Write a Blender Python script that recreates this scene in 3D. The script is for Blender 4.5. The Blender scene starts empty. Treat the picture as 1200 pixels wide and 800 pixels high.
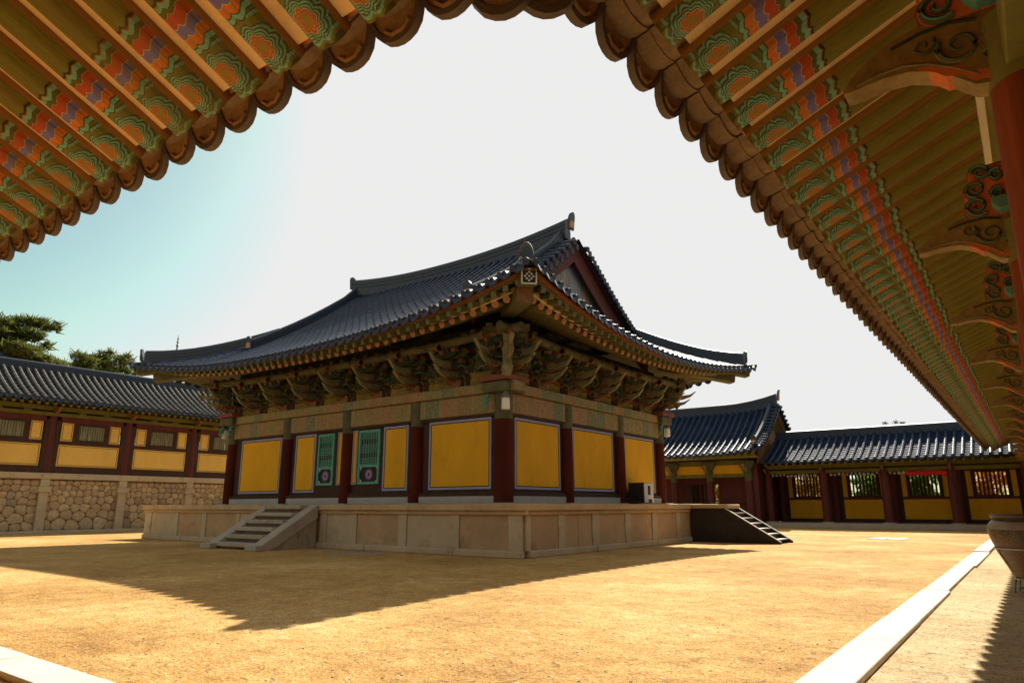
import bpy, bmesh, math, random
from mathutils import Vector, Matrix
random.seed(7)
R = math.radians
V = Vector
scene = bpy.context.scene
COL = scene.collection

# ------------------------------------------------------------------ helpers
class MB:
    def __init__(s): s.v = []; s.f = []
    def add(s, vs, fs):
        n = len(s.v); s.v += [tuple(p) for p in vs]; s.f += [tuple(i + n for i in f) for f in fs]; return s
    def obox(s, c, ax, ay, az):
        c = V(c); ax = V(ax); ay = V(ay); az = V(az)
        vs = [c + ax*i + ay*j + az*k for k in (-1, 1) for j in (-1, 1) for i in (-1, 1)]
        return s.add(vs, [(0,2,3,1),(4,5,7,6),(0,1,5,4),(2,6,7,3),(0,4,6,2),(1,3,7,5)])
    def box(s, x0, x1, y0, y1, z0, z1):
        return s.obox(((x0+x1)/2,(y0+y1)/2,(z0+z1)/2), ((x1-x0)/2,0,0), (0,(y1-y0)/2,0), (0,0,(z1-z0)/2))
    def prism(s, poly, fn, t0, t1):
        n = len(poly)
        vs = [fn(u, w, t0) for u, w in poly] + [fn(u, w, t1) for u, w in poly]
        fs = [tuple(range(n))[::-1], tuple(range(n, 2*n))] + [(i, (i+1) % n, (i+1) % n + n, i+n) for i in range(n)]
        return s.add(vs, fs)
    def ring(s, pts, radii, n=10, caps=True, up=V((0,0,1)), flat=1.0):
        pts = [V(p) for p in pts]; vs = []
        for i, p in enumerate(pts):
            t = (pts[min(i+1, len(pts)-1)] - pts[max(i-1, 0)]).normalized()
            a = t.cross(up)
            if a.length < 1e-4: a = t.cross(V((1,0,0)))
            a.normalize(); b = a.cross(t).normalized()
            r = radii[i] if hasattr(radii, '__len__') else radii
            for k in range(n):
                q = 2*math.pi*k/n; vs.append(p + a*math.cos(q)*r*flat + b*math.sin(q)*r)
        fs = []
        for i in range(len(pts)-1):
            for k in range(n):
                k2 = (k+1) % n; fs.append((i*n+k, i*n+k2, (i+1)*n+k2, (i+1)*n+k))
        if caps: fs += [tuple(range(n))[::-1], tuple(range((len(pts)-1)*n, len(pts)*n))]
        return s.add(vs, fs)
    def lathe(s, prof, c=(0,0,0), n=32):
        c = V(c); vs = []; fs = []
        for r, z in prof:
            for k in range(n):
                q = 2*math.pi*k/n; vs.append(c + V((r*math.cos(q), r*math.sin(q), z)))
        for i in range(len(prof)-1):
            for k in range(n):
                k2 = (k+1) % n; fs.append((i*n+k, i*n+k2, (i+1)*n+k2, (i+1)*n+k))
        fs += [tuple(range(n))[::-1], tuple(range((len(prof)-1)*n, len(prof)*n))]
        return s.add(vs, fs)
    def sweep(s, pts, prof, caps=True):
        """profile (lateral, up) carried along pts, up stays vertical"""
        pts = [V(p) for p in pts]; n = len(prof); vs = []
        for i, p in enumerate(pts):
            t = pts[min(i+1, len(pts)-1)] - pts[max(i-1, 0)]
            l = V((t.y, -t.x, 0)).normalized()
            for a, b in prof: vs.append(p + l*a + V((0,0,b)))
        fs = [(i*n+k, i*n+(k+1) % n, (i+1)*n+(k+1) % n, (i+1)*n+k) for i in range(len(pts)-1) for k in range(n)]
        if caps: fs += [tuple(range(n))[::-1], tuple(range((len(pts)-1)*n, len(pts)*n))]
        return s.add(vs, fs)
    def mesh(s, name, smooth=35, normals=True):
        me = bpy.data.meshes.new(name); me.from_pydata(s.v, [], s.f)
        if normals:
            bm = bmesh.new(); bm.from_mesh(me); bmesh.ops.recalc_face_normals(bm, faces=bm.faces); bm.to_mesh(me); bm.free()
        if smooth:
            me.polygons.foreach_set('use_smooth', [True]*len(me.polygons)); me.set_sharp_from_angle(angle=R(smooth))
        me.update(); return me
    def build(s, name, mat, parent=None, smooth=35, bevel=0, normals=True):
        me = s.mesh(name, smooth, normals)
        if mat: me.materials.append(mat)
        return link(name, me, parent, bevel)

def link(name, me, parent=None, bevel=0):
    o = bpy.data.objects.new(name, me); COL.objects.link(o)
    if parent: o.parent = parent
    if bevel:
        m = o.modifiers.new('bevel', 'BEVEL'); m.width = bevel; m.segments = 2; m.limit_method = 'ANGLE'
    return o
def thing(name, label, cat, loc=(0,0,0), rz=0, group=None):
    o = bpy.data.objects.new(name, None); COL.objects.link(o); o.location = loc; o.rotation_euler.z = rz
    return tag(o, label, cat, group)
def tag(o, label, cat, group=None):
    o['label'] = label; o['category'] = cat
    if group: o['group'] = group
    return o
def struct(o): o['kind'] = 'structure'; return o
def frame(o, org, ax, ay, az):
    m = Matrix.Identity(4)
    for i, a in enumerate((ax, ay, az)):
        for k in range(3): m[k][i] = a[k]
    for k in range(3): m[k][3] = org[k]
    o.matrix_local = m; return o
def dup(root, loc=None, rz=None, label=None, group=None):
    r = root.copy(); COL.objects.link(r)
    if loc is not None: r.location = loc
    if rz is not None: r.rotation_euler.z = rz
    if label: r['label'] = label
    if group: r['group'] = group
    for ch in list(root.children):
        c = ch.copy(); COL.objects.link(c); c.parent = r
        for g in list(ch.children):
            d = g.copy(); COL.objects.link(d); d.parent = c
    return r
def lerp(a, b, t): return a + (b-a)*t

# ------------------------------------------------------------------ node helper
class NT:
    def __init__(s, name):
        s.mat = bpy.data.materials.new(name); s.mat.use_nodes = True; s.t = s.mat.node_tree
        s.b = s.t.nodes['Principled BSDF']; s.b.inputs['Roughness'].default_value = .8
        s.tc = s.t.nodes.new('ShaderNodeTexCoord'); s.geo = s.t.nodes.new('ShaderNodeNewGeometry')
    def n(s, k, **p):
        x = s.t.nodes.new(k)
        for a, b in p.items(): setattr(x, a, b)
        return x
    def put(s, sock, val):
        if isinstance(val, bpy.types.NodeSocket): s.t.links.new(val, sock)
        else: sock.default_value = val
    def m(s, op, a, b=0.0, c=0.0):
        x = s.n('ShaderNodeMath', operation=op)
        for i, q in enumerate((a, b, c)): s.put(x.inputs[i], q)
        return x.outputs[0]
    def mix(s, f, a, b, mode='MIX'):
        x = s.n('ShaderNodeMix', data_type='RGBA', blend_type=mode)
        s.put(x.inputs[0], f)
        for i, q in ((6, a), (7, b)): s.put(x.inputs[i], q if isinstance(q, bpy.types.NodeSocket) else (*q[:3], 1))
        return x.outputs[2]
    def ramp(s, f, stops, const=False):
        x = s.n('ShaderNodeValToRGB'); cr = x.color_ramp; cr.interpolation = 'CONSTANT' if const else 'LINEAR'
        while len(cr.elements) < len(stops): cr.elements.new(.5)
        for e, (p, c) in zip(cr.elements, stops):
            e.position = p; e.color = (c, c, c, 1) if not hasattr(c, '__len__') else (*c[:3], 1)
        s.put(x.inputs[0], f); return x.outputs[0]
    def noise(s, scale, detail=4, rough=.6, co=None, dist=0):
        x = s.n('ShaderNodeTexNoise'); x.inputs['Scale'].default_value = scale; x.inputs['Detail'].default_value = detail
        x.inputs['Roughness'].default_value = rough; x.inputs['Distortion'].default_value = dist
        s.put(x.inputs['Vector'], co if co is not None else s.geo.outputs['Position']); return x.outputs['Fac']
    def scale(s, v, sc):
        x = s.n('ShaderNodeVectorMath', operation='MULTIPLY'); s.put(x.inputs[0], v); x.inputs[1].default_value = sc; return x.outputs[0]
    def sep(s, v):
        x = s.n('ShaderNodeSeparateXYZ'); s.put(x.inputs[0], v); return x.outputs
    def base(s, c): s.put(s.b.inputs['Base Color'], c if isinstance(c, bpy.types.NodeSocket) else (*c, 1))
    def rough(s, r): s.put(s.b.inputs['Roughness'], r)
    def bump(s, h, strength=.3, dist=.02):
        x = s.n('ShaderNodeBump'); x.inputs['Strength'].default_value = strength; x.inputs['Distance'].default_value = dist
        s.put(x.inputs['Height'], h); s.t.links.new(x.outputs[0], s.b.inputs['Normal'])
def shade(c, k): return tuple(min(1, q*k) for q in c)

def worn(name, c, var=.25, sc=3.0, rough=.75, grain=(1,1,1), dirt=None, bump=.25, fine=40, dirt_amt=.45, spec=.3):
    """painted or natural surface: broad tone drift, fine grain, patches of dirt / bare wood"""
    t = NT(name); co = t.scale(t.geo.outputs['Position'], grain)
    a = t.noise(sc, 5, .6, co); b = t.noise(fine, 3, .6, co)
    k = t.m('ADD', t.m('MULTIPLY', a, .7), t.m('MULTIPLY', b, .3))
    col = t.ramp(k, [(.3, shade(c, 1-var)), (.5, c), (.7, shade(c, 1+var))])
    if dirt:
        d = t.ramp(t.noise(sc*2.3, 6, .7, co), [(.55, 0), (.72, 1)])
        col = t.mix(t.m('MULTIPLY', d, dirt_amt), col, dirt)
    t.base(col); t.rough(rough); t.bump(k, bump, .01); t.b.inputs['Specular IOR Level'].default_value = spec
    return t.mat

# ------------------------------------------------------------------ materials
M = {}
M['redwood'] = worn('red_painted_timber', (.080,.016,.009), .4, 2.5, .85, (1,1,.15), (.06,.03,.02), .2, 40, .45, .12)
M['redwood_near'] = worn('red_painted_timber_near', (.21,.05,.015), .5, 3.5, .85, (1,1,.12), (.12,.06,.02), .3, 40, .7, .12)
M['darkwood'] = worn('dark_timber', (.055,.024,.017), .35, 3, .7, (1,1,.6), (.03,.015,.01), .2)
M['maroon'] = worn('maroon_timber', (.10,.022,.02), .3, 3, .65, (1,1,.2), None, .2)
M['yellow'] = worn('yellow_ochre_plaster', (.70,.375,.022), .13, 1.1, .85, (1,1,.5), (.48,.27,.04), .2, 60, .55, .15)
M['yellow_pale'] = worn('pale_ochre_plaster', (.78,.50,.13), .12, 1.1, .85, (1,1,.5), (.58,.36,.10), .2, 60, .5, .15)
M['blueline'] = worn('pale_blue_border_paint', (.30,.33,.52), .15, 4, .7, (1,1,1), (.2,.2,.3), .1)
M['blackline'] = worn('black_border_paint', (.012,.012,.014), .2, 4, .7)
M['greendoor'] = worn('green_painted_lattice', (.10,.36,.29), .2, 5, .65, (1,1,1), (.05,.2,.15), .1)
M['doorpaper'] = worn('dark_door_lining', (.15,.17,.15), .5, 7, .8, (1,1,.3), None, .1)
M['emblem_dark'] = worn('dark_panel_paint', (.02,.012,.022), .2, 4, .6)
M['emblem_violet'] = worn('violet_panel_paint', (.17,.13,.38), .2, 6, .6)
M['emblem_pink'] = worn('pink_panel_paint', (.42,.28,.36), .2, 6, .6)
M['cream'] = worn('cream_paint', (.62,.60,.48), .15, 6, .7)
M['lampwhite'] = worn('white_lamp_glass', (.78,.75,.66), .06, 6, .35)
M['lampcap'] = worn('grey_metal_cap', (.16,.17,.17), .2, 6, .45)
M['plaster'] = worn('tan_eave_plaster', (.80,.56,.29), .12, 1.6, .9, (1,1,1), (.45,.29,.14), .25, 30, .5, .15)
M['whiteplaster'] = worn('white_plaster', (.68,.60,.44), .12, 2, .9)
M['eaveboard'] = worn('dark_green_eave_board', (.085,.075,.035), .3, 3, .8, (1,1,1), (.05,.035,.02), .2)
M['greenbeam'] = worn('olive_green_beam_paint', (.15,.135,.028), .3, 2.5, .75, (1,1,1), (.10,.06,.025), .2)
M['greenwood'] = worn('olive_bracket_paint', (.105,.10,.05), .45, 4, .75, (1,1,1), (.13,.075,.035), .3, 30, .7)
M['darkgreen'] = worn('dark_green_bracket_paint', (.030,.042,.022), .5, 5, .8, (1,1,1), (.03,.022,.014), .3, 30)
M['orange'] = worn('orange_paint', (.50,.13,.03), .3, 4, .7, (1,1,1), (.25,.08,.03), .2)
M['dullorange'] = worn('dull_orange_paint', (.20,.072,.025), .45, 4, .75, (1,1,1), (.12,.05,.025), .2)
M['dullred'] = worn('dull_red_cap_paint', (.20,.065,.045), .3, 4, .75, (1,1,1), (.12,.07,.05), .2)
M['leafgreen'] = worn('carved_leaf_green', (.075,.105,.06), .6, 9, .75, (1,1,1), (.14,.13,.07), .3, 30, .6)
M['scrollgreen'] = worn('painted_scroll_green', (.07,.095,.035), .4, 8, .7, (1,1,1), (.15,.12,.05), .3, 30)
M['wingwood'] = worn('carved_wing_paint', (.23,.15,.045), .45, 6, .7, (1,1,1), (.07,.075,.03), .35, 26, .75)
M['redpaint'] = worn('red_paint', (.30,.035,.02), .3, 4, .7, (1,1,1), (.15,.03,.02), .2)
M['fascia'] = worn('red_brown_fascia', (.26,.085,.035), .35, 4, .75, (1,1,1), (.14,.07,.04), .2)
M['palestrip'] = worn('pale_eave_strip', (.58,.48,.28), .25, 5, .75, (1,1,1), (.2,.15,.08), .2)
M['teal'] = worn('teal_paint', (.10,.26,.21), .3, 5, .7, (1,1,1), (.1,.12,.08), .2)
M['horn'] = worn('pale_green_bracket_tip', (.215,.19,.095), .4, 5, .75, (1,1,1), (.12,.09,.045), .2)
M['ochreblock'] = worn('brown_orange_block_paint', (.19,.09,.038), .5, 6, .75, (1,1,1), (.07,.05,.03), .2)
M['frieze'] = worn('ochre_frieze_board', (.24,.18,.04), .45, 2.6, .8, (1,1,1), (.10,.12,.05), .2, 20, .8)
M['ridge'] = worn('dark_roof_ridge_tile', (.021,.031,.060), .35, 5, .5, (1,1,5), (.10,.10,.10), .3, 30, .5, .5)
M['brownblock'] = worn('brown_tile_underside', (.21,.135,.072), .4, 6, .85, (1,1,1), (.10,.07,.045), .5, 40, .7)
M['nearscallop'] = worn('brown_grey_drop_tile', (.30,.175,.075), .5, 5, .75, (1,1,1), (.07,.045,.03), .5, 45, .8)
M['rimtile'] = worn('dark_drop_tile_rim', (.10,.072,.055), .3, 9, .6)
M['granite'] = worn('grey_granite', (.47,.385,.27), .16, 1.2, .85, (1,1,1), (.24,.17,.12), .3, 70, .6, .2)
M['granite_tan'] = worn('tan_granite', (.44,.30,.18), .2, 1.1, .85, (1,1,1), (.22,.135,.095), .3, 70, .75, .2)
M['granite_red'] = worn('reddish_granite', (.39,.235,.15), .24, 1.2, .85, (1,1,1), (.15,.095,.085), .3, 70, .85, .2)
M['granite_cap'] = worn('worn_granite_slab', (.48,.345,.20), .16, 1.6, .85, (1,1,1), (.26,.18,.12), .3, 70, .6, .2)
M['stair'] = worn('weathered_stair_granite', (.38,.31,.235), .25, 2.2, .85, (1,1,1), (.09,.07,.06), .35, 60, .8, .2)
M['stairdark'] = worn('dark_riser_stone', (.15,.115,.085), .4, 3, .9, (1,1,1), (.06,.045,.035), .3, 60, .8, .2)  # riser stone in a darker tone than the step slabs
M['rail'] = worn('cool_grey_granite', (.41,.355,.30), .15, 2, .8, (1,1,1), (.24,.21,.21), .3, 70, .5)
M['sill'] = worn('bluish_grey_granite', (.40,.385,.385), .14, 2.5, .85, (1,1,1), (.24,.22,.22), .3, 80, .4)
M['kerb'] = worn('white_granite', (.60,.56,.49), .13, 1.0, .85, (1,1,1), (.36,.28,.19), .3, 110, .6, .2)
M['stairwood'] = worn('black_brown_stair_timber', (.030,.022,.018), .4, 3, .55, (1,1,1), (.06,.045,.035), .2)
M['tread'] = worn('worn_tread_timber', (.20,.16,.125), .3, 4, .6, (1,1,1), (.1,.08,.06), .2)
M['metal'] = worn('dull_steel', (.28,.27,.26), .15, 5, .4); M['metal'].node_tree.nodes['Principled BSDF'].inputs['Metallic'].default_value = .7
M['blackbox'] = worn('dark_box_paint', (.035,.028,.026), .2, 4, .4)
M['whitebox'] = worn('off_white_box_paint', (.62,.60,.57), .1, 4, .45)
M['trunk'] = worn('pine_bark', (.11,.07,.05), .4, 6, .9, (1,1,.4), None, .6, 20)
M['interior'] = worn('dark_core', (.03,.018,.014), .3, 3, .9)
M['lantern_white'] = worn('white_prayer_paper', (.40,.38,.34), .1, 5, .8)
M['lantern_red'] = worn('red_lantern_paper', (.55,.02,.025), .15, 5, .7)
M['slat'] = worn('grey_green_slat', (.24,.23,.15), .3, 6, .8, (1,1,.2))

def tile_mat(name, c, spec=.5, rough=.42):
    t = NT(name); p = t.geo.outputs['Position']
    a = t.noise(1.1, 4, .6); b = t.noise(16, 3, .65)
    col = t.ramp(t.m('ADD', t.m('MULTIPLY', a, .5), t.m('MULTIPLY', b, .5)), [(.32, shade(c, .55)), (.5, c), (.7, shade(c, 1.5))])
    x = t.n('ShaderNodeTexVoronoi'); x.inputs['Scale'].default_value = 3.2; t.put(x.inputs['Vector'], p)
    col = t.mix(t.m('MULTIPLY', t.sep(x.outputs['Color'])[0], .5), col, shade(c, .6))
    d = t.ramp(t.noise(7, 6, .75), [(.6, 0), (.74, 1)]); col = t.mix(t.m('MULTIPLY', d, .35), col, (.12,.115,.10))
    t.base(col); t.rough(t.ramp(b, [(.3, rough-.08), (.7, rough+.2)])); t.bump(b, .35, .01)
    t.b.inputs['Specular IOR Level'].default_value = spec
    return t.mat
M['tile'] = tile_mat('blue_grey_roof_tile', (.017,.028,.072), .28, .34)
M['tile_far'] = tile_mat('blue_grey_roof_tile_gallery', (.026,.042,.092), .12, .36)
M['tile_left'] = tile_mat('brown_grey_roof_tile', (.085,.078,.075), .5, .32); M['tile_left_pan'] = tile_mat('dark_grey_pan_tile', (.022,.024,.032), .25, .5)
M['tile_pan'] = tile_mat('blue_grey_pan_tile', (.015,.024,.058), .15, .45)
M['tile_far_pan'] = tile_mat('blue_grey_pan_tile_gallery', (.019,.030,.066), .02, .6)
M['tile_end'] = tile_mat('roof_tile_end', (.030,.042,.078), .3, .55)

def ground_mat():
    t = NT('courtyard_sand'); p = t.geo.outputs['Position']; s = t.sep(p)
    st = t.scale(p, (1.0, 1.0, 1)); a = t.noise(.35, 6, .62, st); b = t.noise(3.2, 6, .7, st); c = t.noise(28, 4, .7); d = t.noise(110, 3, .7)
    e_ = t.noise(55, 4, .8)
    k = t.m('ADD', t.m('ADD', t.m('MULTIPLY', a, .25), t.m('MULTIPLY', b, .17)), t.m('ADD', t.m('MULTIPLY', c, .20), t.m('ADD', t.m('MULTIPLY', d, .16), t.m('MULTIPLY', e_, .22))))
    gold = t.ramp(k, [(.42, (.24,.115,.032)), (.475, (.43,.238,.072)), (.525, (.58,.352,.122)), (.58, (.77,.55,.28))])
    pale = t.ramp(k, [(.42, (.34,.23,.12)), (.49, (.52,.385,.21)), (.57, (.70,.57,.36))])
    side = t.ramp(t.m('ADD', s[0], t.m('MULTIPLY', b, .12)), [(0, 0), (1, 1)])
    x = t.n('ShaderNodeMapRange'); x.inputs[1].default_value = -1.45; x.inputs[2].default_value = -1.10
    t.put(x.inputs[0], t.m('ADD', s[0], t.m('MULTIPLY', b, .12)))
    col = t.mix(x.outputs[0], gold, pale)
    # footprints, small scuffs and darker damp drifts
    sc = t.ramp(t.noise(7.5, 5, .75, t.scale(p, (1,1.0,1)), .8), [(.58, 0), (.68, 1)]); col = t.mix(t.m('MULTIPLY', sc, .30), col, (.24,.14,.065))
    for S_, th_, c_, f_ in ((15, .655, (.18,.095,.035), .8), (34, .61, (.13,.07,.03), .75), (27, .65, (.85,.70,.46), .65)):
        q_ = t.ramp(t.noise(S_, 2, .5, t.scale(p, (1,1.25,1)), .3), [(th_, 0), (th_+.04, 1)]); col = t.mix(t.m('MULTIPLY', q_, f_), col, c_)
    # pebbles
    v = t.n('ShaderNodeTexVoronoi'); v.inputs['Scale'].default_value = 21; v.inputs['Randomness'].default_value = 1; t.put(v.inputs['Vector'], p)
    cs = t.sep(v.outputs['Color']); r = t.m('MULTIPLY', t.m('POWER', cs[0], 9.0), .42)
    peb = t.m('LESS_THAN', v.outputs['Distance'], r)
    pc = t.mix(cs[1], (.14,.09,.06), (.66,.58,.47)); col = t.mix(t.m('MULTIPLY', peb, .8), col, pc)
    t.base(col); t.rough(.95); t.b.inputs['Specular IOR Level'].default_value = .15
    h = t.m('ADD', t.m('ADD', t.m('MULTIPLY', b, .9), t.m('MULTIPLY', c, .35)), t.m('ADD', t.m('MULTIPLY', peb, .12), t.m('MULTIPLY', sc, -.22)))
    t.bump(h, .9, .06); return t.mat
M['sand'] = ground_mat()

def stones_mat():
    t = NT('fieldstone'); r = t.geo.outputs['Random Per Island']
    col = t.ramp(r, [(0, (.27,.185,.115)), (.15, (.47,.33,.19)), (.4, (.58,.43,.26)), (.6, (.42,.29,.175)), (.8, (.62,.47,.30)), (1, (.34,.26,.19))])
    a = t.noise(5, 5, .65); b = t.noise(40, 3, .6)
    col = t.mix(t.ramp(a, [(.42, 0), (.75, .7)]), col, (.20,.14,.10)); t.base(col); t.rough(.9)
    t.bump(t.m('ADD', a, t.m('MULTIPLY', b, .4)), .5, .03); return t.mat
M['stones'] = stones_mat()
M['mortar'] = worn('earth_mortar', (.20,.135,.085), .3, 8, .95)

def danchung_rafter():
    """round rafter, outer end at local x=0, painted flower and coloured bands on the underside"""
    t = NT('painted_rafter'); o = t.tc.outputs['Object']; x, y, z = t.sep(o)[:3]
    wp = t.geo.outputs['Position']; rnd = t.n('ShaderNodeObjectInfo').outputs['Random']
    nz = t.noise(14, 3, .6, wp); fine = t.noise(60, 3, .6, wp); big = t.noise(3.5, 5, .65, t.scale(wp, (1,1,1)))
    nx = t.m('MULTIPLY', t.m('SUBTRACT', nz, .5), .022)
    sc = t.m('MULTIPLY', t.m('ABSOLUTE', t.m('SINE', t.m('MULTIPLY', y, math.pi/.085))), .020)
    arc = t.m('MULTIPLY', t.m('MULTIPLY', y, y), -2.2)
    xx = t.m('ADD', t.m('ADD', t.m('ADD', x, nx), t.m('ADD', sc, arc)), t.m('MULTIPLY', t.m('SUBTRACT', rnd, .5), .035))
    olive = (.19,.165,.022); dk = (.065,.068,.016); tealc = (.19,.48,.36); pale = (.52,.43,.22)
    L = .8
    st = [(0,dk),(.012,olive),(.03,tealc),(.05,dk),(.06,olive),(.335,dk),(.345,tealc),(.372,dk),(.382,(.64,.17,.025)),(.437,pale),(.443,(.18,.155,.46)),(.503,pale),(.509,(.50,.06,.02)),(.572,pale),(.578,(.10,.10,.02)),(.610,tealc),(.640,(.40,.2,.04)),(.648,(.02,.018,.008)),(.668,olive)]
    band = t.ramp(t.m('DIVIDE', xx, L), [(p/L, c) for p, c in st], True)
    # flower: several rings with petals
    dx = t.m('SUBTRACT', t.m('ADD', x, t.m('MULTIPLY', nx, .5)), .165)
    rho = t.m('SQRT', t.m('ADD', t.m('MULTIPLY', dx, dx), t.m('MULTIPLY', t.m('MULTIPLY', y, y), 1.25)))
    th = t.m('ARCTAN2', y, dx)
    pet = t.m('MULTIPLY', t.m('ABSOLUTE', t.m('COSINE', t.m('MULTIPLY', th, 4.0))), .016)
    rp = t.m('SUBTRACT', rho, pet)
    fs = [(0,(.32,.24,.03)),(.016,(.50,.12,.03)),(.028,(.40,.25,.05)),(.036,(.5,.10,.025)),(.048,pale),(.053,dk),(.058,tealc),(.066,dk),(.072,tealc),(.080,dk),(.088,tealc),(.097,dk),(.105,olive),(.142,tealc),(.157,dk),(.165,olive)]
    fl = t.ramp(t.m('DIVIDE', rp, .36), [(p*1.2/.36, c) for p, c in fs], True)
    zone = t.m('MULTIPLY', t.m('GREATER_THAN', xx, .055), t.m('LESS_THAN', xx, .338))
    col = t.mix(zone, band, fl)
    # swirls inside the petals
    sw = t.n('ShaderNodeTexVoronoi', feature='DISTANCE_TO_EDGE'); sw.inputs['Scale'].default_value = 26; t.put(sw.inputs['Vector'], o)
    ln = t.m('MULTIPLY', t.m('MULTIPLY', t.m('LESS_THAN', sw.outputs['Distance'], .06), zone), t.m('GREATER_THAN', rp, .1))
    col = t.mix(t.m('MULTIPLY', ln, .55), col, (.10,.22,.12))
    # tonal streaks and wear along the timber
    g = t.noise(9, 4, .65, t.scale(o, (.8,9,9))); col = t.mix(t.ramp(g, [(.35,.55),(.6,0)]), col, shade(olive, .45))
    g2 = t.ramp(t.noise(7, 5, .7, t.scale(wp, (1,1,1))), [(.6,0),(.72,1)]); col = t.mix(t.m('MULTIPLY', g2, .5), col, (.23,.125,.035))
    col = t.mix(t.m('MULTIPLY', t.ramp(fine, [(.6,0),(.72,1)]), .35), col, (.30,.22,.08))
    fade = t.m('MULTIPLY', t.m('POWER', rnd, 3.0), .45); col = t.mix(t.m('MULTIPLY', fade, t.ramp(t.noise(5, 5, .7, wp), [(.35,.2),(.6,1)])), col, (.17,.13,.03))
    chip = t.ramp(t.noise(38, 4, .75, wp), [(.63,0),(.68,1)]); col = t.mix(t.m('MULTIPLY', chip, .7), col, (.28,.19,.09))
    crack = t.ramp(t.noise(3, 4, .6, t.scale(o, (.35,16,16))), [(.30,.75),(.37,0)]); col = t.mix(crack, col, (.03,.022,.008))
    # bare orange-brown flank
    flank = t.ramp(t.m('ADD', z, t.m('MULTIPLY', t.m('SUBTRACT', big, .5), .02)), [(0,0),(1,1)])
    mr = t.n('ShaderNodeMapRange'); mr.inputs[1].default_value = -.040; mr.inputs[2].default_value = -.028; t.put(mr.inputs[0], t.m('ADD', z, t.m('MULTIPLY', t.m('SUBTRACT', nz, .5), .02)))
    wood = t.mix(g, (.20,.10,.025), (.38,.19,.05))
    col = t.mix(mr.outputs[0], col, wood)
    t.base(col); t.rough(.7); t.bump(t.m('ADD', g, t.m('MULTIPLY', fine, .4)), .35, .008); t.b.inputs['Specular IOR Level'].default_value = .25
    return t.mat
M['rafter'] = danchung_rafter()

def hall_rafter(sq):
    t = NT('flying_rafter_paint' if sq else 'rafter_paint'); o = t.tc.outputs['Object']; x, y, z = t.sep(o)[:3]
    n1 = t.noise(8, 4, .6); body = t.ramp(n1, [(.35,(.07,.065,.025)),(.55,(.17,.145,.06)),(.7,(.25,.19,.08))])
    if sq:
        band = t.ramp(x, [(0,(.11,.17,.10)),(.05,(.20,.22,.12)),(.07,(.08,.14,.09)),(.13,(.27,.20,.08)),(.15,(.15,.13,.05))], True)
        endc = (.17,.22,.13)
    else:
        band = t.ramp(x, [(0,(.16,.17,.09)),(.05,(.32,.13,.05)),(.08,(.13,.14,.07)),(.2,(.16,.13,.05))], True); endc = (.56,.27,.175)
    col = t.mix(.6, band, body)
    r = t.m('SQRT', t.m('ADD', t.m('MULTIPLY', y, y), t.m('MULTIPLY', z, z))); th = t.m('ARCTAN2', y, z)
    pet = t.m('ADD', r, t.m('MULTIPLY', t.m('COSINE', t.m('MULTIPLY', th, 6)), .008))
    e = t.ramp(t.m('DIVIDE', pet, .1), [(0,(.2,.08,.05)),(.18,endc),(.42,(.25,.10,.07) if not sq else (.06,.10,.06)),(.52,endc),(.85,(.20,.13,.08))], True)
    col = t.mix(t.m('LESS_THAN', x, .004), col, e)
    t.base(col); t.rough(.75); return t.mat
M['hrafter'] = hall_rafter(False); M['hfly'] = hall_rafter(True)

def beam_paint():
    """beam painted in worn blocks of green, brown and teal; local x runs along the beam"""
    t = NT('painted_tie_beam'); o = t.tc.outputs['Object']; x, y, z = t.sep(o)[:3]
    cell = t.m('FLOOR', t.m('DIVIDE', x, .62)); w = t.n('ShaderNodeTexWhiteNoise', noise_dimensions='2D')
    cv = t.n('ShaderNodeCombineXYZ'); t.put(cv.inputs[0], cell); t.put(cv.inputs[1], t.m('MULTIPLY', t.n('ShaderNodeObjectInfo').outputs['Random'], 40.0)); t.put(w.inputs['Vector'], cv.outputs[0])
    col = t.ramp(w.outputs['Value'], [(0,(.25,.165,.07)),(.28,(.21,.19,.07)),(.5,(.12,.165,.095)),(.66,(.30,.17,.08)),(.84,(.23,.20,.065))], True)
    fr = t.m('FRACT', t.m('DIVIDE', x, .62)); edge = t.m('LESS_THAN', t.m('ABSOLUTE', t.m('SUBTRACT', fr, .5)), .47)
    ln = t.m('GREATER_THAN', t.m('ABSOLUTE', t.m('SUBTRACT', fr, .5)), .44); col = t.mix(t.m('MULTIPLY', ln, .8), col, (.36,.20,.09))
    vo = t.n('ShaderNodeTexVoronoi', feature='DISTANCE_TO_EDGE'); vo.inputs['Scale'].default_value = 9; t.put(vo.inputs['Vector'], o)
    col = t.mix(t.m('MULTIPLY', t.m('LESS_THAN', vo.outputs['Distance'], .06), .6), col, (.36,.27,.14))
    n1 = t.noise(5, 6, .7); col = t.mix(t.ramp(n1, [(.48,0),(.75,.6)]), col, (.13,.085,.04))
    n2 = t.noise(22, 4, .7); col = t.mix(t.ramp(n2, [(.60,0),(.7,.6)]), col, (.38,.32,.20))
    t.base(col); t.rough(.8); t.bump(n2, .3, .01); return t.mat
M['beam'] = beam_paint()

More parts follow.
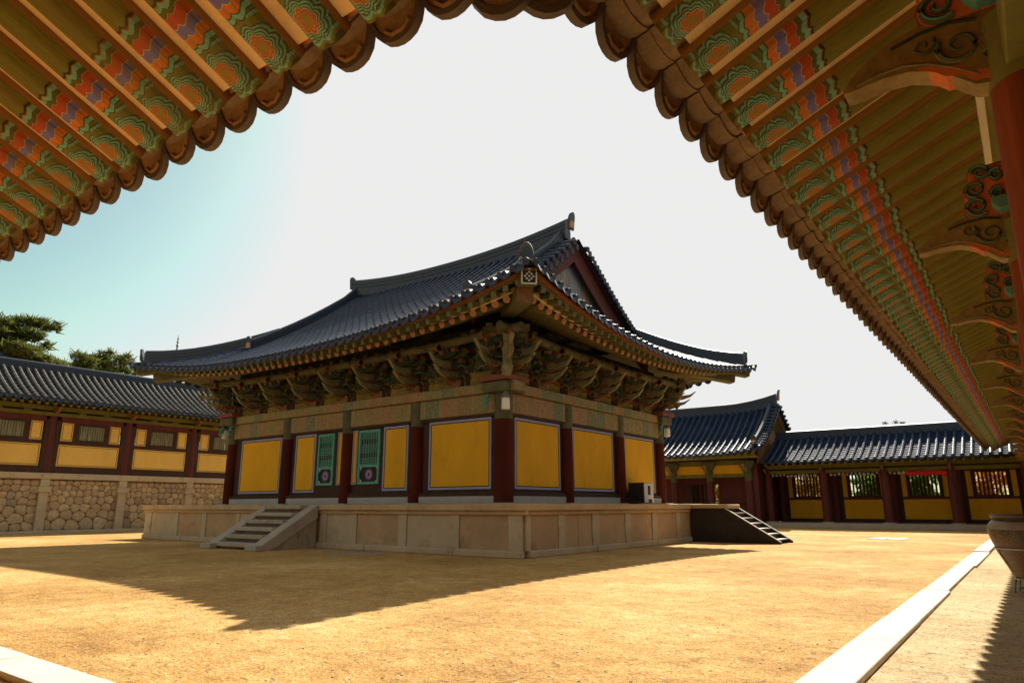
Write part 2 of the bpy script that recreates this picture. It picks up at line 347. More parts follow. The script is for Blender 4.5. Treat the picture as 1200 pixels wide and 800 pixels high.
def leaf_mat(name, cs):
    t = NT(name); r = t.geo.outputs['Random Per Island']
    n = len(cs)-1; col = t.ramp(r, [(i/n, c) for i, c in enumerate(cs)])
    a = t.noise(.7, 3, .5); col = t.mix(t.ramp(a, [(.4,0),(.65,.5)]), col, shade(cs[-1], .9))
    t.base(col); t.rough(.6); t.b.inputs['Specular IOR Level'].default_value = .2
    tr = t.n('ShaderNodeBsdfTranslucent'); t.put(tr.inputs[0], t.mix(.0, col, col)); mx = t.n('ShaderNodeMixShader'); mx.inputs[0].default_value = .5
    t.t.links.new(t.b.outputs[0], mx.inputs[1]); t.t.links.new(tr.outputs[0], mx.inputs[2])
    t.t.links.new(mx.outputs[0], t.t.nodes['Material Output'].inputs[0]); return t.mat
M['pine'] = leaf_mat('pine_needles', [(.05,.075,.016),(.10,.12,.022),(.16,.16,.032),(.07,.09,.02)])
M['autumn'] = leaf_mat('yellow_autumn_leaf', [(.40,.27,.02),(.55,.36,.04),(.22,.24,.03),(.50,.22,.03)])
M['orangeleaf'] = leaf_mat('orange_autumn_leaf', [(.55,.20,.02),(.62,.27,.03),(.45,.12,.02),(.55,.33,.05)])
M['greenleaf'] = leaf_mat('green_leaf', [(.08,.16,.02),(.14,.24,.03),(.22,.30,.04),(.10,.19,.025)])

# ------------------------------------------------------------------ roof maker
def roof_slope(mb, P, u0, u1, sp, dmax, r=.085, step=.30, arc=5, pan=True, lip=.0):
    """P(u,d)->point. Rows of convex tiles every sp along u with stepped pan tiles between."""
    n = max(1, round((u1-u0)/sp)); sp = (u1-u0)/n
    for i in range(n+1):
        u = u0 + sp*i; D = dmax(u)
        if D < .12: continue
        lat = (P(u+.05, .2)-P(u-.05, .2)); lat.z *= .9; lat.normalize()
        k = max(1, round(D/step)); ds = [D*j/k for j in range(k+1)]; ds[0] = -.03
        for j in range(k):
            a = P(u, ds[j]); b = P(u, ds[j+1]+.03); t = (b-a).normalized(); up = lat.cross(t)
            if up.z < 0: up = -up
            vs = []
            jit = random.uniform(-.006, .006)
            for p, rr in ((a, r), (b, r*.86)):
                for q in range(arc):
                    an = math.pi*q/(arc-1); vs.append(p + lat*(math.cos(an)*rr + jit) + up*(math.sin(an)*rr*1.05 + .02))
            fs = [(q, q+1, arc+q+1, arc+q) for q in range(arc-1)] + [tuple(range(arc))[::-1]]
            mb.add(vs, fs)
    mb.pan0 = len(mb.f)
    if not pan: return
    for i in range(n):
        ua = u0+sp*i; ub = ua+sp; D = min(dmax(ua), dmax(ub)); D2 = max(dmax(ua), dmax(ub))
        D = D2 if D2-D > .01 and D2 < 99 else D
        if D < .1: continue
        k = max(1, round(D/step))
        for j in range(k):
            d0 = D*j/k; d1 = D*(j+1)/k
            def q(u, d, dz):
                d = min(d, dmax(u)) ; p = P(u, max(d, 0)); p.z += dz; return p
            um = (ua+ub)/2
            vs = [q(ua,d0,.03), q(um,d0,-.005), q(ub,d0,.03), q(ub,d1,.0), q(um,d1,-.035), q(ua,d1,.0), q(ua,d0,-.02), q(um,d0,-.05), q(ub,d0,-.02)]
            mb.add(vs, [(0,1,4,5),(1,2,3,4),(0,6,7,1),(1,7,8,2)])

def build_tiles(mb, mat, parent):
    o = mb.build('roof_tiles', M[mat], parent, 40, 0, False); o.data.materials.append(M[mat+'_pan'])
    ix = [0]*mb.pan0 + [1]*(len(mb.f)-mb.pan0); o.data.polygons.foreach_set('material_index', ix); return o
def eave_ends(mb, P, u0, u1, sp, out, r=.09, drop=.15, disc=True):
    """round end discs on the convex rows and hanging shield plates on the pans"""
    n = max(1, round((u1-u0)/sp)); sp = (u1-u0)/n
    for i in range(n+1):
        u = u0+sp*i; c = P(u, 0); lat = (P(u+.05, 0)-P(u-.05, 0)).normalized(); o = V(out); up = V((0,0,1))
        if disc:
            mb.ring([c+o*.035+up*.03, c+o*.075+up*.015], r, 12, True)
        if i < n:
            c2 = P(u+sp/2, 0); w = sp/2-.012
            poly = [(-w,.03),(-w*.94,-.03),(-w*.72,-drop*.66),(-w*.32,-drop*.95),(0,-drop),(w*.32,-drop*.95),(w*.72,-drop*.66),(w*.94,-.03),(w,.03),(0,-.025)]
            mb.prism(poly, lambda a, b, t: c2 + lat*a + up*b + o*(t + .03 - b*.35), 0, .03)

RIDGE = [(-.16,-.22),(-.16,0),(-.16,.10),(-.13,.10),(-.13,.14),(-.155,.14),(-.155,.24),(-.125,.24),(-.125,.28),(-.15,.28),(-.15,.38),(-.10,.38),(-.09,.47),(0,.52),(.09,.47),(.10,.38),(.15,.38),(.15,.28),(.125,.28),(.125,.24),(.155,.24),(.155,.14),(.13,.14),(.13,.10),(.16,.10),(.16,0),(.16,-.22)]
def ridge(name, pts, parent, k=1.0, mat='ridge'):
    return MB().sweep(pts, [(a*k, b*k) for a, b in RIDGE]).build(name, M[mat], parent, 20)
def ridge_end(name, p, out, parent, h=.75, w=.36, mat='ridge'):
    """upright arched end tile with mortar block under it, facing 'out'"""
    p = V(p); o = V(out).normalized(); l = V((o.y,-o.x,0)); up = V((0,0,1))
    arch = [(-w/2,0),(w/2,0),(w/2,h*.62)] + [(w/2*math.cos(a), h*.62+h*.38*math.sin(a)) for a in [math.pi*i/8 for i in range(1,8)]] + [(-w/2,h*.62)]
    e = MB().prism(arch, lambda a, b, t: p + l*a + up*b + o*(t + b*b*.25), 0, .07).build(name, M[mat], parent, 30)
    MB().prism([(a*.8, b*.40) for a, b in arch], lambda a, b, t: p + l*a + up*(b+.06) + o*(t + .07 + b*.1), 0, .03).build('end_mortar', M['granite_tan'], e, 30)
    return e

# ================================================================== SETTING
bm = MB()
for (x0, x1, y0, y1) in [(-3000, 3000, -3000, 3000)]: bm.add([(x0,y0,0),(x1,y0,0),(x1,y1,0),(x0,y1,0)], [(0,1,2,3)])
struct(bm.build('ground', M['sand'], None, 0))
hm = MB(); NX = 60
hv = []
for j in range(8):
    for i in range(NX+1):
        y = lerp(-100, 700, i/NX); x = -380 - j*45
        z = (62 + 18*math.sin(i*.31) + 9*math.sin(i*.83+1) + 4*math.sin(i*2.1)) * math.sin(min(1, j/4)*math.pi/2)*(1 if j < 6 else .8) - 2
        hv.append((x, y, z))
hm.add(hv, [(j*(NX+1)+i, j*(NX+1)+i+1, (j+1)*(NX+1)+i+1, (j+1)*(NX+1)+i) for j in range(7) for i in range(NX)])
struct(hm.build('hills', worn('haze_tinted_hill', (.22,.25,.24), .2, .05, .95), None, 60))  # pale grey base colour stands in for distance haze on the hills

pr = random.Random(77); pb = MB()
for i in range(2600):
    rr_ = 2.5+24*pr.random()**1.7; an = R(36.5)+R(pr.uniform(-44, 42)); px_, py_ = -math.sin(an)*rr_, math.cos(an)*rr_
    if px_ > -.4 or (-1.55 < px_ < -1.05) or (py_ < 2.6) or (px_ < -9.5 and py_ > 11.2): continue
    sz = pr.choice((.004,.005,.005,.006,.007,.009,.013)); n_ = 6; q_ = pr.uniform(0, 6.28)
    lo = [(px_+sz*pr.uniform(.8,1.2)*math.cos(q_+k), py_+sz*pr.uniform(.7,1.1)*math.sin(q_+k), -.002) for k in [2*math.pi*j/n_ for j in range(n_)]]
    hi = [(lerp(px_, x_, .6), lerp(py_, y_, .6), sz*.55) for x_, y_, z_ in lo]
    pb.add(lo+hi, [(k, (k+1) % n_, n_+(k+1) % n_, n_+k) for k in range(n_)]+[tuple(range(n_, 2*n_))])
t = NT('pebble'); t.base(t.ramp(t.geo.outputs['Random Per Island'], [(0,(.22,.14,.08)),(.4,(.42,.29,.16)),(.75,(.55,.43,.29)),(1,(.78,.72,.62))])); t.rough(.85)
pbo = pb.build('pebbles', t.mat, None, 50, 0, False); pbo['kind'] = 'stuff'; pbo['label'] = 'scattered small pebbles on the courtyard sand'; pbo['category'] = 'pebbles'
# ------------------------------------------------------------------ kerb stones
kr = [3.2, 5.2, 8.66, 11.84, 16.84, 21.81, 25.5, 30.5, 36.0]
ord_ = ['nearest', 'second', 'third', 'fourth', 'fifth', 'sixth', 'seventh', 'eighth']
for i in range(len(kr)-1):
    w0 = -1.463 + random.uniform(-.02,.02); w1 = -1.138 + random.uniform(-.03,.03)
    o = MB().box(w0, w1, kr[i]+.014, kr[i+1]-.014, -.1, .05+random.uniform(-.014,.014)).build('kerb_stone', M['kerb'], None, 35, .012)
    lab = 'nearest long white granite kerb stone running beside the right gallery' if i == 0 else '%s white granite kerb stone from the camera beside the right gallery' % ord_[i]
    tag(o, lab, 'kerb stone', 'white kerb stones along the right gallery')
kl = [-1.5, -3.9, -6.67, -9.6, -12.5]
for i in range(4):
    o = MB().box(kl[i+1]+.014, kl[i]-.014, 2.13, 2.488+random.uniform(-.015,.015), -.1, .045).build('kerb_stone', M['kerb'], None, 35, .012)
    tag(o, ['pale kerb stone just left of where the two kerb rows meet', 'pale kerb stone in the lower left corner with the long clean edge', 'pale kerb stone cut by the left picture edge at lower left', 'pale kerb stone beyond the left end of the front kerb'][i], 'kerb stone', 'pale kerb stones of the front gallery')

# flat stones in the sand
for i, (x0, x1, y0, y1) in enumerate([(-5.1,-4.55,28.5,30.1),(-4.5,-3.95,28.6,30.1)]):
    o = MB().box(x0, x1, y0, y1, -.1, .02).build('drain_cover', M['kerb'], None, 35, .01)
    tag(o, ['left one of two pale drain slabs flush in the sand', 'right one of two pale drain slabs flush in the sand'][i], 'drain cover', 'pale drain slabs')
paver = MB()
for i in range(9):
    cx = -15.1 + (i % 3)*.62 + random.uniform(-.1,.1); cy = 12.15 + (i//3)*.42 + random.uniform(-.08,.08); pts = []
    for k in range(7):
        a = 2*math.pi*k/7; rr = random.uniform(.2,.3); pts.append((cx+rr*1.2*math.cos(a), cy+rr*.7*math.sin(a)))
    paver.prism(pts, lambda u, w, t: V((u, w, t)), -.05, .012)
tag(paver.build('crazy_paving', M['stair'], None, 30), 'patch of flat broken paving stones in front of the platform near the stairs', 'paving')

# ================================================================== TEMPLE HALL
HO = V((-9.83, 13.685, 0)); HR = R(-.501)
hall = thing('temple_hall', 'large temple hall with blue tiled hip and gable roof and yellow wall panels', 'temple', HO, HR)
A0, A1, B0, B1 = 1.393, 14.35, 1.051, 10.55
AC, BC = (A0+A1)/2, (B0+B1)/2
def h(a, b, z): return V((-a, b, z))
PT = 1.25
ca = [A0, 4.60, 7.70, 10.88, A1]; cb = [B0, 4.12, 7.42, B1]
# columns
colpos = [(a, B0) for a in ca] + [(A0, b) for b in cb[1:]] + [(A1, B1)]
for (a, b) in colpos:
    rr = .26 if (a, b) == (A0, B0) else .22
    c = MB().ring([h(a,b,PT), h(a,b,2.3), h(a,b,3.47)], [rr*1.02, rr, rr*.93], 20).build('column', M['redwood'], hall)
    MB().ring([h(a,b,3.47), h(a,b,4.2)], rr*.95, 20).build('painted_collar', M['greenwood'], c)
    MB().box(-a-.34, -a+.34, b-.34, b+.34, PT-.01, PT+.035).build('plinth', M['sill'], c, 35, .01)
# wall bays. long: origin at column, direction -x (increasing a); short: direction +y
def bay_frame(side, u0, u1, w0, w1, z0, z1, t0=-.09, t1=.09):
    """box in bay coordinates: u along the wall, depth t (outward positive)"""
    if side == 'L': return (-u1, -u0, B0-t1, B0-t0, z0, z1)
    return (-A0+t0, -A0+t1, u0, u1, z0, z1)
def wpt(side, u, z, t):
    return V((-u, B0-t, z)) if side == 'L' else V((-A0+t, u, z))
def wbox(mb, side, u0, u1, z0, z1, t0, t1): return mb.box(*bay_frame(side, u0, u1, 0, 0, z0, z1, t0, t1))
def panel(side, u0, u1, z0, z1, k=1.0):
    p = wbox(MB(), side, u0, u1, z0, z1, -.06, .02).build('wall_panel', M['yellow'], hall)
    def rim(mb, g0, g1, t0, t1):
        wbox(mb, side, u0+g0, u1-g0, z0+g0, z0+g1, t0, t1); wbox(mb, side, u0+g0, u1-g0, z1-g1, z1-g0, t0, t1)
        wbox(mb, side, u0+g0, u0+g1, z0+g1, z1-g1, t0, t1); wbox(mb, side, u1-g1, u1-g0, z0+g1, z1-g1, t0, t1); return mb
    rim(MB(), 0, .062*k, .0, .026).build('blue_border', M['blueline'], p); rim(MB(), .064*k, .088*k, .0, .024).build('black_border', M['blackline'], p)
def door(u0, u1, z0, z1):
    d = MB(); s = 'L'; fw = .075
    wbox(d, s, u0, u0+fw, z0, z1, -.05, .045); wbox(d, s, u1-fw, u1, z0, z1, -.05, .045)
    for za, zb in ((z0, z0+fw), (z1-fw, z1), (z0+.52, z0+.52+fw)): wbox(d, s, u0+fw, u1-fw, za, zb, -.05, .043)
    dr = d.build('lattice_door', M['greendoor'], hall)
    wbox(MB(), s, u0+fw, u1-fw, z0+.6, z1-fw, -.05, -.02).build('door_lining', M['doorpaper'], dr)
    la = MB(); zz0, zz1 = z0+.6, z1-fw
    k = 7
    for i in range(1, k):
        u = lerp(u0+fw, u1-fw, i/k); wbox(la, s, u-.009, u+.009, zz0, zz1, -.02, .012)
    for c in (.08, .5, .92):
        for i in range(-2, 3):
            z = lerp(zz0, zz1, c) + i*.055
            if zz0 < z < zz1: wbox(la, s, u0+fw, u1-fw, z-.009, z+.009, -.018, .015)
    la.build('lattice', M['greendoor'], dr)
    wbox(MB(), s, u0+fw, u1-fw, z0+fw, z0+.52, -.05, .0).build('kick_panel', M['emblem_dark'], dr)
    uc, zc = (u0+u1)/2, z0+fw+.225
    def disc(mb, r0, r1, t0, t1, lob=0, n=40):
        vs = []
        for i in range(n):
            q = 2*math.pi*i/n; k2 = 1+lob*abs(math.cos(4*q))
            for rr, t in ((r0, t1), (r1*k2, t1), (r1*k2, t0)): vs.append(wpt(s, uc+rr*math.cos(q), zc+rr*math.sin(q), t))
        f = []
        for i in range(n):
            j = (i+1) % n; f += [(i*3, i*3+1, j*3+1, j*3), (i*3+1, i*3+2, j*3+2, j*3+1)]
        return mb.add(vs, f)
    e = MB(); disc(e, .145, .17, 0, .006); disc(e, .03, .055, 0, .006, .3); e.build('violet_flower', M['emblem_violet'], dr, 0)
    e = MB(); disc(e, .075, .115, 0, .006, .12); e.build('pink_petals', M['emblem_pink'], dr, 0)
    e = MB()
    for su in (-1, 1):
        for sz in (-1, 1):
            cu = uc+su*(u1-u0-2*fw)/2; cz = zc+sz*.222
            e.prism([(cu, cz), (cu-su*.10, cz), (cu-su*.05, cz-sz*.05), (cu, cz-sz*.10)], lambda a, b, t: wpt(s, a, b, t), 0, .005)
    e.build('corner_ornament', M['cream'], dr, 0)
ZT, ZB = 3.57, 1.645
def bay(side, c0, c1, n):
    wbox(MB(), side, c0+.22, c1-.22, PT, 1.46, -.16, .13).build('sill_stone', M['sill'], hall, 35, .015)
    wbox(MB(), side, c0+.2, c1-.2, 1.46, 1.56, -.1, .11).build('bottom_rail', M['darkwood'], hall, 35, .01)
    wbox(MB(), side, c0+.2, c1-.2, 1.56, 3.66, -.12, -.012).build('dark_backing', M['darkwood'], hall)
    wbox(MB(), side, c0+.2, c1-.2, ZT+.02, 3.66, -.012, .08).build('lintel', M['darkwood'], hall)
for i in range(4): bay('L', ca[i], ca[i+1], i)
for i in range(3): bay('S', cb[i], cb[i+1], i)
panel('L', 1.80, 4.11, ZB, ZT); panel('L', 4.97, 6.04, ZB, ZT); door(6.2, 7.16, 1.86, 3.53); panel('L', 7.24, 7.47, 1.86, 3.55, .55)
panel('L', 7.97, 8.21, 1.86, 3.55, .55); door(8.38, 9.20, 1.86, 3.53); panel('L', 9.35, 10.45, ZB, ZT); panel('L', 11.27, 13.75, ZB, ZT)
panel('S', 1.52, 3.76, ZB, ZT); panel('S', 4.45, 7.00, ZB, ZT); panel('S', 7.76, 10.1, ZB, ZT)
for u0, u1 in ((4.9,6.12),(6.16,7.5),(7.9,9.25),(9.28,10.6)):
    wbox(MB(), 'L', u0, u1, 1.56, 1.62, -.01, .05).build('threshold', M['darkwood'], hall)
# unseen core box added inside the hall so no light passes
core = MB(); core.box(-A1+.12, -A0-.13, B0+.13, B1-.12, PT+.01, 5.9); core.build('light_block_core', M['interior'], hall)
# beams (local x along the beam for the paint)
def beam(name, side, u0, u1, z0, z1, t0, t1, mat='beam'):
    L = (u1-u0)/2; mb = MB().box(-L, L, -(t1-t0)/2, (t1-t0)/2, -(z1-z0)/2, (z1-z0)/2)
    o = mb.build(name, M[mat], hall, 35, .015)
    c = wpt(side, (u0+u1)/2, (z0+z1)/2, (t0+t1)/2)
    if side == 'L': frame(o, c, (1,0,0), (0,1,0), (0,0,1))
    else: frame(o, c, (0,1,0), (-1,0,0), (0,0,1))
    return o
for i in range(4): beam('tie_beam', 'L', ca[i]+.19, ca[i+1]-.19, 3.66, 4.19, -.13, .13)
for i in range(3): beam('tie_beam', 'S', cb[i]+.19, cb[i+1]-.19, 3.66, 4.19, -.13, .13)
beam('plate_beam', 'L', A0-.55, A1+.55, 4.2, 4.47, -.24, .24); beam('plate_beam', 'S', B0+.25, B1+.55, 4.2, 4.468, -.24, .24)
# corner capital
for (a, b) in ((A0, B0), (A0, B1), (A1, B0)):
    k = MB().box(-a-.42, -a+.42, b-.42, b+.42, 4.17, 4.45).build('corner_capital', M['greenwood'], hall, 35, .03)
    MB().box(-a-.5, -a+.5, b-.5, b+.5, 4.472, 4.62).build('capital_cap', M['dullred'], k, 35, .02)
    cv = MB()
    for s in (-1, 1):
        for q in range(2):
            dx = s*(.33+.0*q); cv.ring([h(a+dx*.9, b-.30-q*.06, 4.12-q*.16), h(a+dx*1.0, b-.36-q*.06, 4.02-q*.16), h(a+dx*.75, b-.38, 3.92-q*.16)], [.07,.06,.03], 8)
    cv.build('carved_scroll', M['teal'], k)
# frieze wall between plate beam and rafters
for side, u0, u1 in (('L', A0, A1), ('S', B0, B1)):
    wbox(MB(), side, u0, u1, 4.47, 6.15, -.12, -.02).build('upper_wall', M['darkgreen'], hall)
# bracket clusters
def poly_sw(mb, fn, pts, hs, th):
    """flat carved arm: centreline pts (p,z) with heights hs, thickness th; fn(p,z,t)"""
    top = [(p, z+q/2) for (p, z), q in zip(pts, hs)]; bot = [(p, z-q/2) for (p, z), q in zip(pts, hs)]
    n = len(pts); vs = []
    for t in (-th/2, th/2): vs += [fn(p, z, t) for p, z in top] + [fn(p, z, t) for p, z in bot]
    fs = []
    for i in range(n-1):
        fs += [(i, i+1, n+i+1, n+i), (2*n+i, 3*n+i, 3*n+i+1, 2*n+i+1), (i, 2*n+i, 2*n+i+1, i+1), (n+i, n+i+1, 3*n+i+1, 3*n+i)]
    fs += [(0, n, 3*n, 2*n), (n-1, 3*n-1, 4*n-1, 2*n-1)]
    return mb.add(vs, fs)
# cluster in local frame: +x outward, y along wall, z up from plate beam top
def loc(p, z, t): return V((p, t, z))
cl_arm = []
CM = {}
mb = MB(); mb.obox((0,0,.11),(.2,0,0),(0,.22,0),(0,0,.11)); CM['base'] = mb.mesh('bearing_block'); CM['base'].materials.append(M['ochreblock'])
def cross_arm_mesh(w):
    mb = MB(); pr = [(-w,.17),(-w,.11),(-w*.8,.03),(-w*.5,0),(w*.5,0),(w*.8,.03),(w,.11),(w,.17)]
    mb.prism(pr, lambda u, z, t: V((t, u, z)), -.055, .055); return mb
def blocks_mesh(w, ys=None):
    mb = MB()
    for y in (-w*.86, 0, w*.86):
        mb.prism([(-.085,.10),(-.085,.05),(-.055,0),(.055,0),(.085,.05),(.085,.10)], lambda u, z, t: V((t, y+u, z)), -.085, .085)
    return mb
tiers = [(0,.22,.42),(.0,.52,.62),(.33,.48,.44),(.33,.78,.58),(.66,.74,.46),(.66,1.0,.58),(0,.82,.7)]
def get(key, fn, mat):
    if key not in CM:
        CM[key] = fn().mesh(key.split('|')[0]); CM[key].materials.append(M[mat])
    return CM[key]
tongues = [([(-.1,.36),(.35,.34),(.62,.32),(.86,.39),(1.05,.55)], [.20,.19,.16,.10,.02]),
           ([(-.1,.64),(.5,.62),(.82,.60),(1.06,.68),(1.24,.85)], [.20,.19,.16,.10,.02])]
def leaf_carving(seed=4, n=44):
    mb = MB(); r = random.Random(seed)
    for i in range(n):
        sd_ = r.choice((-1, 1)); z = r.uniform(.15, 1.15); p = r.uniform(.05, .25+.7*z); y = sd_*r.uniform(.12, .72); q0 = r.uniform(0, 6.28); rr = r.uniform(.05, .10)
        pts = [V((.0, y, z))] + [V((p+.04*k, y+rr*(1-.1*k)*math.cos(q0+k*.8), z+rr*(1-.1*k)*math.sin(q0+k*.8))) for k in range(6)]
        mb.ring(pts, [.012,.018,.024,.028,.024,.018,.006], 5)
    mb.obox((0,0,.75), (.02,0,0), (0,.76,0), (0,0,.48)); return mb
def cluster(org, out, al, half=True):
    e = bpy.data.objects.new('bracket_cluster', CM['base']); COL.objects.link(e); e.parent = hall
    frame(e, org, out, al, (0,0,1))
    for i, (p, z, w) in enumerate(tiers):
        key = 'cross_arm|%d' % i
        if key not in CM:
            am = cross_arm_mesh(w); na = len(am.f); bl = blocks_mesh(w); am.add([(x_, y_, z_+.162) for x_, y_, z_ in bl.v], bl.f)
            CM[key] = am.mesh('cross_arm'); CM[key].materials.append(M[['darkgreen','greenwood','darkgreen','greenwood','darkgreen','greenwood','darkgreen'][i]]); CM[key].materials.append(M['ochreblock'])
            for pi, po in enumerate(CM[key].polygons): po.material_index = 0 if pi < na else 1
        q = link('cross_arm', CM[key], e); q.location = (p, 0, z)
    for i, (pts, hs) in enumerate(tongues):
        link('bracket_tongue', get('bracket_tongue|%d' % i, lambda: poly_sw(MB(), loc, pts, hs, .10), 'horn'), e)
        link('tongue_root', get('tongue_root|%d' % i, lambda: poly_sw(MB(), loc, [(-.1,pts[0][1]-.13),(.45,pts[0][1]-.16),(.62,pts[0][1]-.13)], [.1,.09,.03], .14), 'dullorange'), e)
    link('cloud_arm', get('cloud_arm|', lambda: poly_sw(MB(), loc, [(-.1,.93),(.5,.94),(.75,.97),(.85,1.06),(.98,1.02),(1.02,1.0)], [.24,.24,.22,.2,.16,.05], .12), 'ochreblock'), e)
    link('cloud_head', get('cloud_head|', lambda: MB().ring([V((.93,-.06,1.0)), V((.93,.06,1.0))], .085, 10).ring([V((.80,-.055,1.08)), V((.80,.055,1.08))], .06, 8), 'dullorange'), e)
    if 'leaf' not in CM:
        lm_ = leaf_carving(); CM['leaf'] = lm_.mesh('leaf_carving'); CM['leaf'].materials.append(M['leafgreen']); CM['leaf'].materials.append(M['dullorange'])
        per = 6*5+2
        for pi, po in enumerate(CM['leaf'].polygons): po.material_index = 1 if (pi//per) % 4 == 0 and pi < per*44 else 0
    link('leaf_carving', CM['leaf'], e)
    return e
ka = [ca[0]+ (ca[4]-ca[0])*i/8 for i in range(1, 9)]; kb = [cb[0] + (cb[3]-cb[0])*i/6 for i in range(1, 6)]
for a in ka[:-1]: cluster(h(a, B0, 4.475), (0,-1,0), (1,0,0))
for b in kb: cluster(h(A0, b, 4.475), (1,0,0), (0,1,0))
D2 = math.sqrt(.5)
for (a, b, ox, oy) in ((A0,B0,1,-1),(A1,B0,-1,-1),(A0,B1,1,1)):
    o_ = V((ox*D2, oy*D2, 0)); al = V((-o_.y, o_.x, 0))
    cluster(h(a, b, 4.62), V((ox,0,0)), V((0,ox,0))); cluster(h(a, b, 4.622), V((0,oy,0)), V((-oy,0,0)))
    e = cluster(h(a, b, 4.626), o_*1.3, al)
# side neighbours of the corner
st = MB()
st.ring([h(A0-.42,B0-.42,4.6), h(A0-.52,B0-.52,4.8), h(A0-.50,B0-.50,5.0), h(A0-.66,B0-.66,5.2), h(A0-.66,B0-.66,5.4), h(A0-.78,B0-.78,5.62)], [.13,.16,.12,.16,.13,.17], 10)
st.build('corner_strut', M['horn'], hall)
# yellow frieze panels between clusters
fr_us = [('L', u) for u in [A0]+ka] + [('S', u) for u in [B0]+kb+[B1]]
for side in 'LS':
    us = [u for s_, u in fr_us if s_ == side]
    for u0, u1 in zip(us[:-1], us[1:]):
        wbox(MB(), side, u0+.24, u1-.24, 4.472, 4.86, -.02, .05).build('frieze_panel', M['frieze'], hall)
        wbox(MB(), side, (u0+u1)/2-.07+.42, (u0+u1)/2+.07+.42, 4.472, 4.80, .05, .09).build('frieze_post', M['darkwood'], hall)
# outer purlins
MB().ring([h(A0-1.2,B0-.78,5.72), h(A0+2,B0-.78,5.58), h(AC,B0-.78,5.52), h(A1-2,B0-.78,5.58), h(A1+1.2,B0-.78,5.72)], .12, 12).build('outer_purlin', M['greenwood'], hall)
MB().ring([h(A0-.78,B0-1.2,5.72), h(A0-.78,B0+2,5.58), h(A0-.78,BC,5.53), h(A0-.78,B1-2,5.58), h(A0-.78,B1+1.2,5.72)], .12, 12).build('outer_purlin', M['greenwood'], hall)

# ---- roof surface
EA0, EA1, EB0, EB1 = A0-2.64, A1+2.64, B0-2.5, B1+2.5
DR = BC-EB0
def g(w): return .80*max(0, 1-w/9.5)**2.6
def P0(d):
    t = max(0, d)/DR; return 5.70 + 4.50*(.70*t + .30*t*t) + (min(d,0)*.35)
def zr(d, w): return P0(d) + g(max(0, w))*math.exp(-max(d,0)/5)
VA0, VA1 = 1.75, A0+A1-1.75
def fq(w, d): return .34*max(0, 1-w/5)**2*math.exp(-max(d,0)/2)
def F(a, d):
    w = min(a-EA0, EA1-a); q = fq(w, d); return h(a + (-q if a < AC else q), EB0+d-q, zr(d, w))
def Bk(a, d):
    w = min(a-EA0, EA1-a); q = fq(w, d); return h(a + (-q if a < AC else q), EB1-d+q, zr(d, w))
def Sd(b, d):
    w = min(b-EB0, EB1-b); q = fq(w, d); return h(EA0+d-q, b + (-q if b < BC else q), zr(d, w))
def Sl(b, d):
    w = min(b-EB0, EB1-b); q = fq(w, d); return h(EA1-d+q, b + (-q if b < BC else q), zr(d, w))
def dF(a):
    if VA0 <= a <= VA1: return DR
    return max(0, min(a-EA0, EA1-a))
def dS(b): return max(0, min(b-EB0, EB1-b, 3.3))
mb = MB(); roof_slope(mb, F, EA0, EA1, .36, dF, .085, .30, 5)
ft = build_tiles(mb, 'tile', hall)
mb = MB(); roof_slope(mb, Sd, EB0, EB1, .36, dS, .085, .30, 5); build_tiles(mb, 'tile', hall)
mb = MB(); roof_slope(mb, Bk, EA0, EA1, .36, dF, .085, .6, 4); build_tiles(mb, 'tile', hall)
mb = MB(); roof_slope(mb, Sl, EB0, EB1, .36, dS, .085, .6, 4); build_tiles(mb, 'tile', hall)
mb = MB(); eave_ends(mb, F, EA0+.1, EA1-.1, .36, (0,-1,0), .085, .17); mb.build('eave_end_tiles', M['tile_end'], hall, 35); mb = MB(); eave_ends(mb, Bk, EA0+.1, EA1-.1, .36, (0,1,0), .085, .17); mb.build('eave_end_tiles', M['tile_end'], hall, 35)
mb = MB(); eave_ends(mb, Sd, EB0+.1, EB1-.1, .36, (1,0,0), .085, .17); mb.build('eave_end_tiles', M['tile_end'], hall, 35); mb = MB(); eave_ends(mb, Sl, EB0+.1, EB1-.1, .36, (-1,0,0), .085, .17); mb.build('eave_end_tiles', M['tile_end'], hall, 35)
# thick roof underlay (soffit boards) - follows the rafters, closed against the sky
def under(P, dm, us, off, mat, name, dend):
    mb = MB(); vs = []; k = 5
    for u in us:
        for j in range(k+1):
            d = lerp(.12, dend, j/k); d = min(d, max(.0, dm(u)-.15))
            p = P(u, d); p.z += off(d); vs.append(p)
    n = k+1; fs = [(i*n+j, (i+1)*n+j, (i+1)*n+j+1, i*n+j+1) for i in range(len(us)-1) for j in range(k)]
    mb.add(vs, fs); return mb.build(name, M[mat], hall, 40, 0, False)
uL = [lerp(EA0+.1, EA1-.1, i/40) for i in range(41)]; uS = [lerp(EB0+.1, EB1-.1, i/30) for i in range(31)]
dF2 = lambda a: max(0, min(a-EA0, EA1-a)); dS2 = lambda b: max(0, min(b-EB0, EB1-b))
for P, dm, us in ((F, dF2, uL), (Sd, dS2, uS), (Bk, dF2, uL), (Sl, dS2, uS)):
    under(P, dm, us, lambda d: -.10-.08*min(1, d/.8), 'eaveboard', 'eave_board', 2.9)
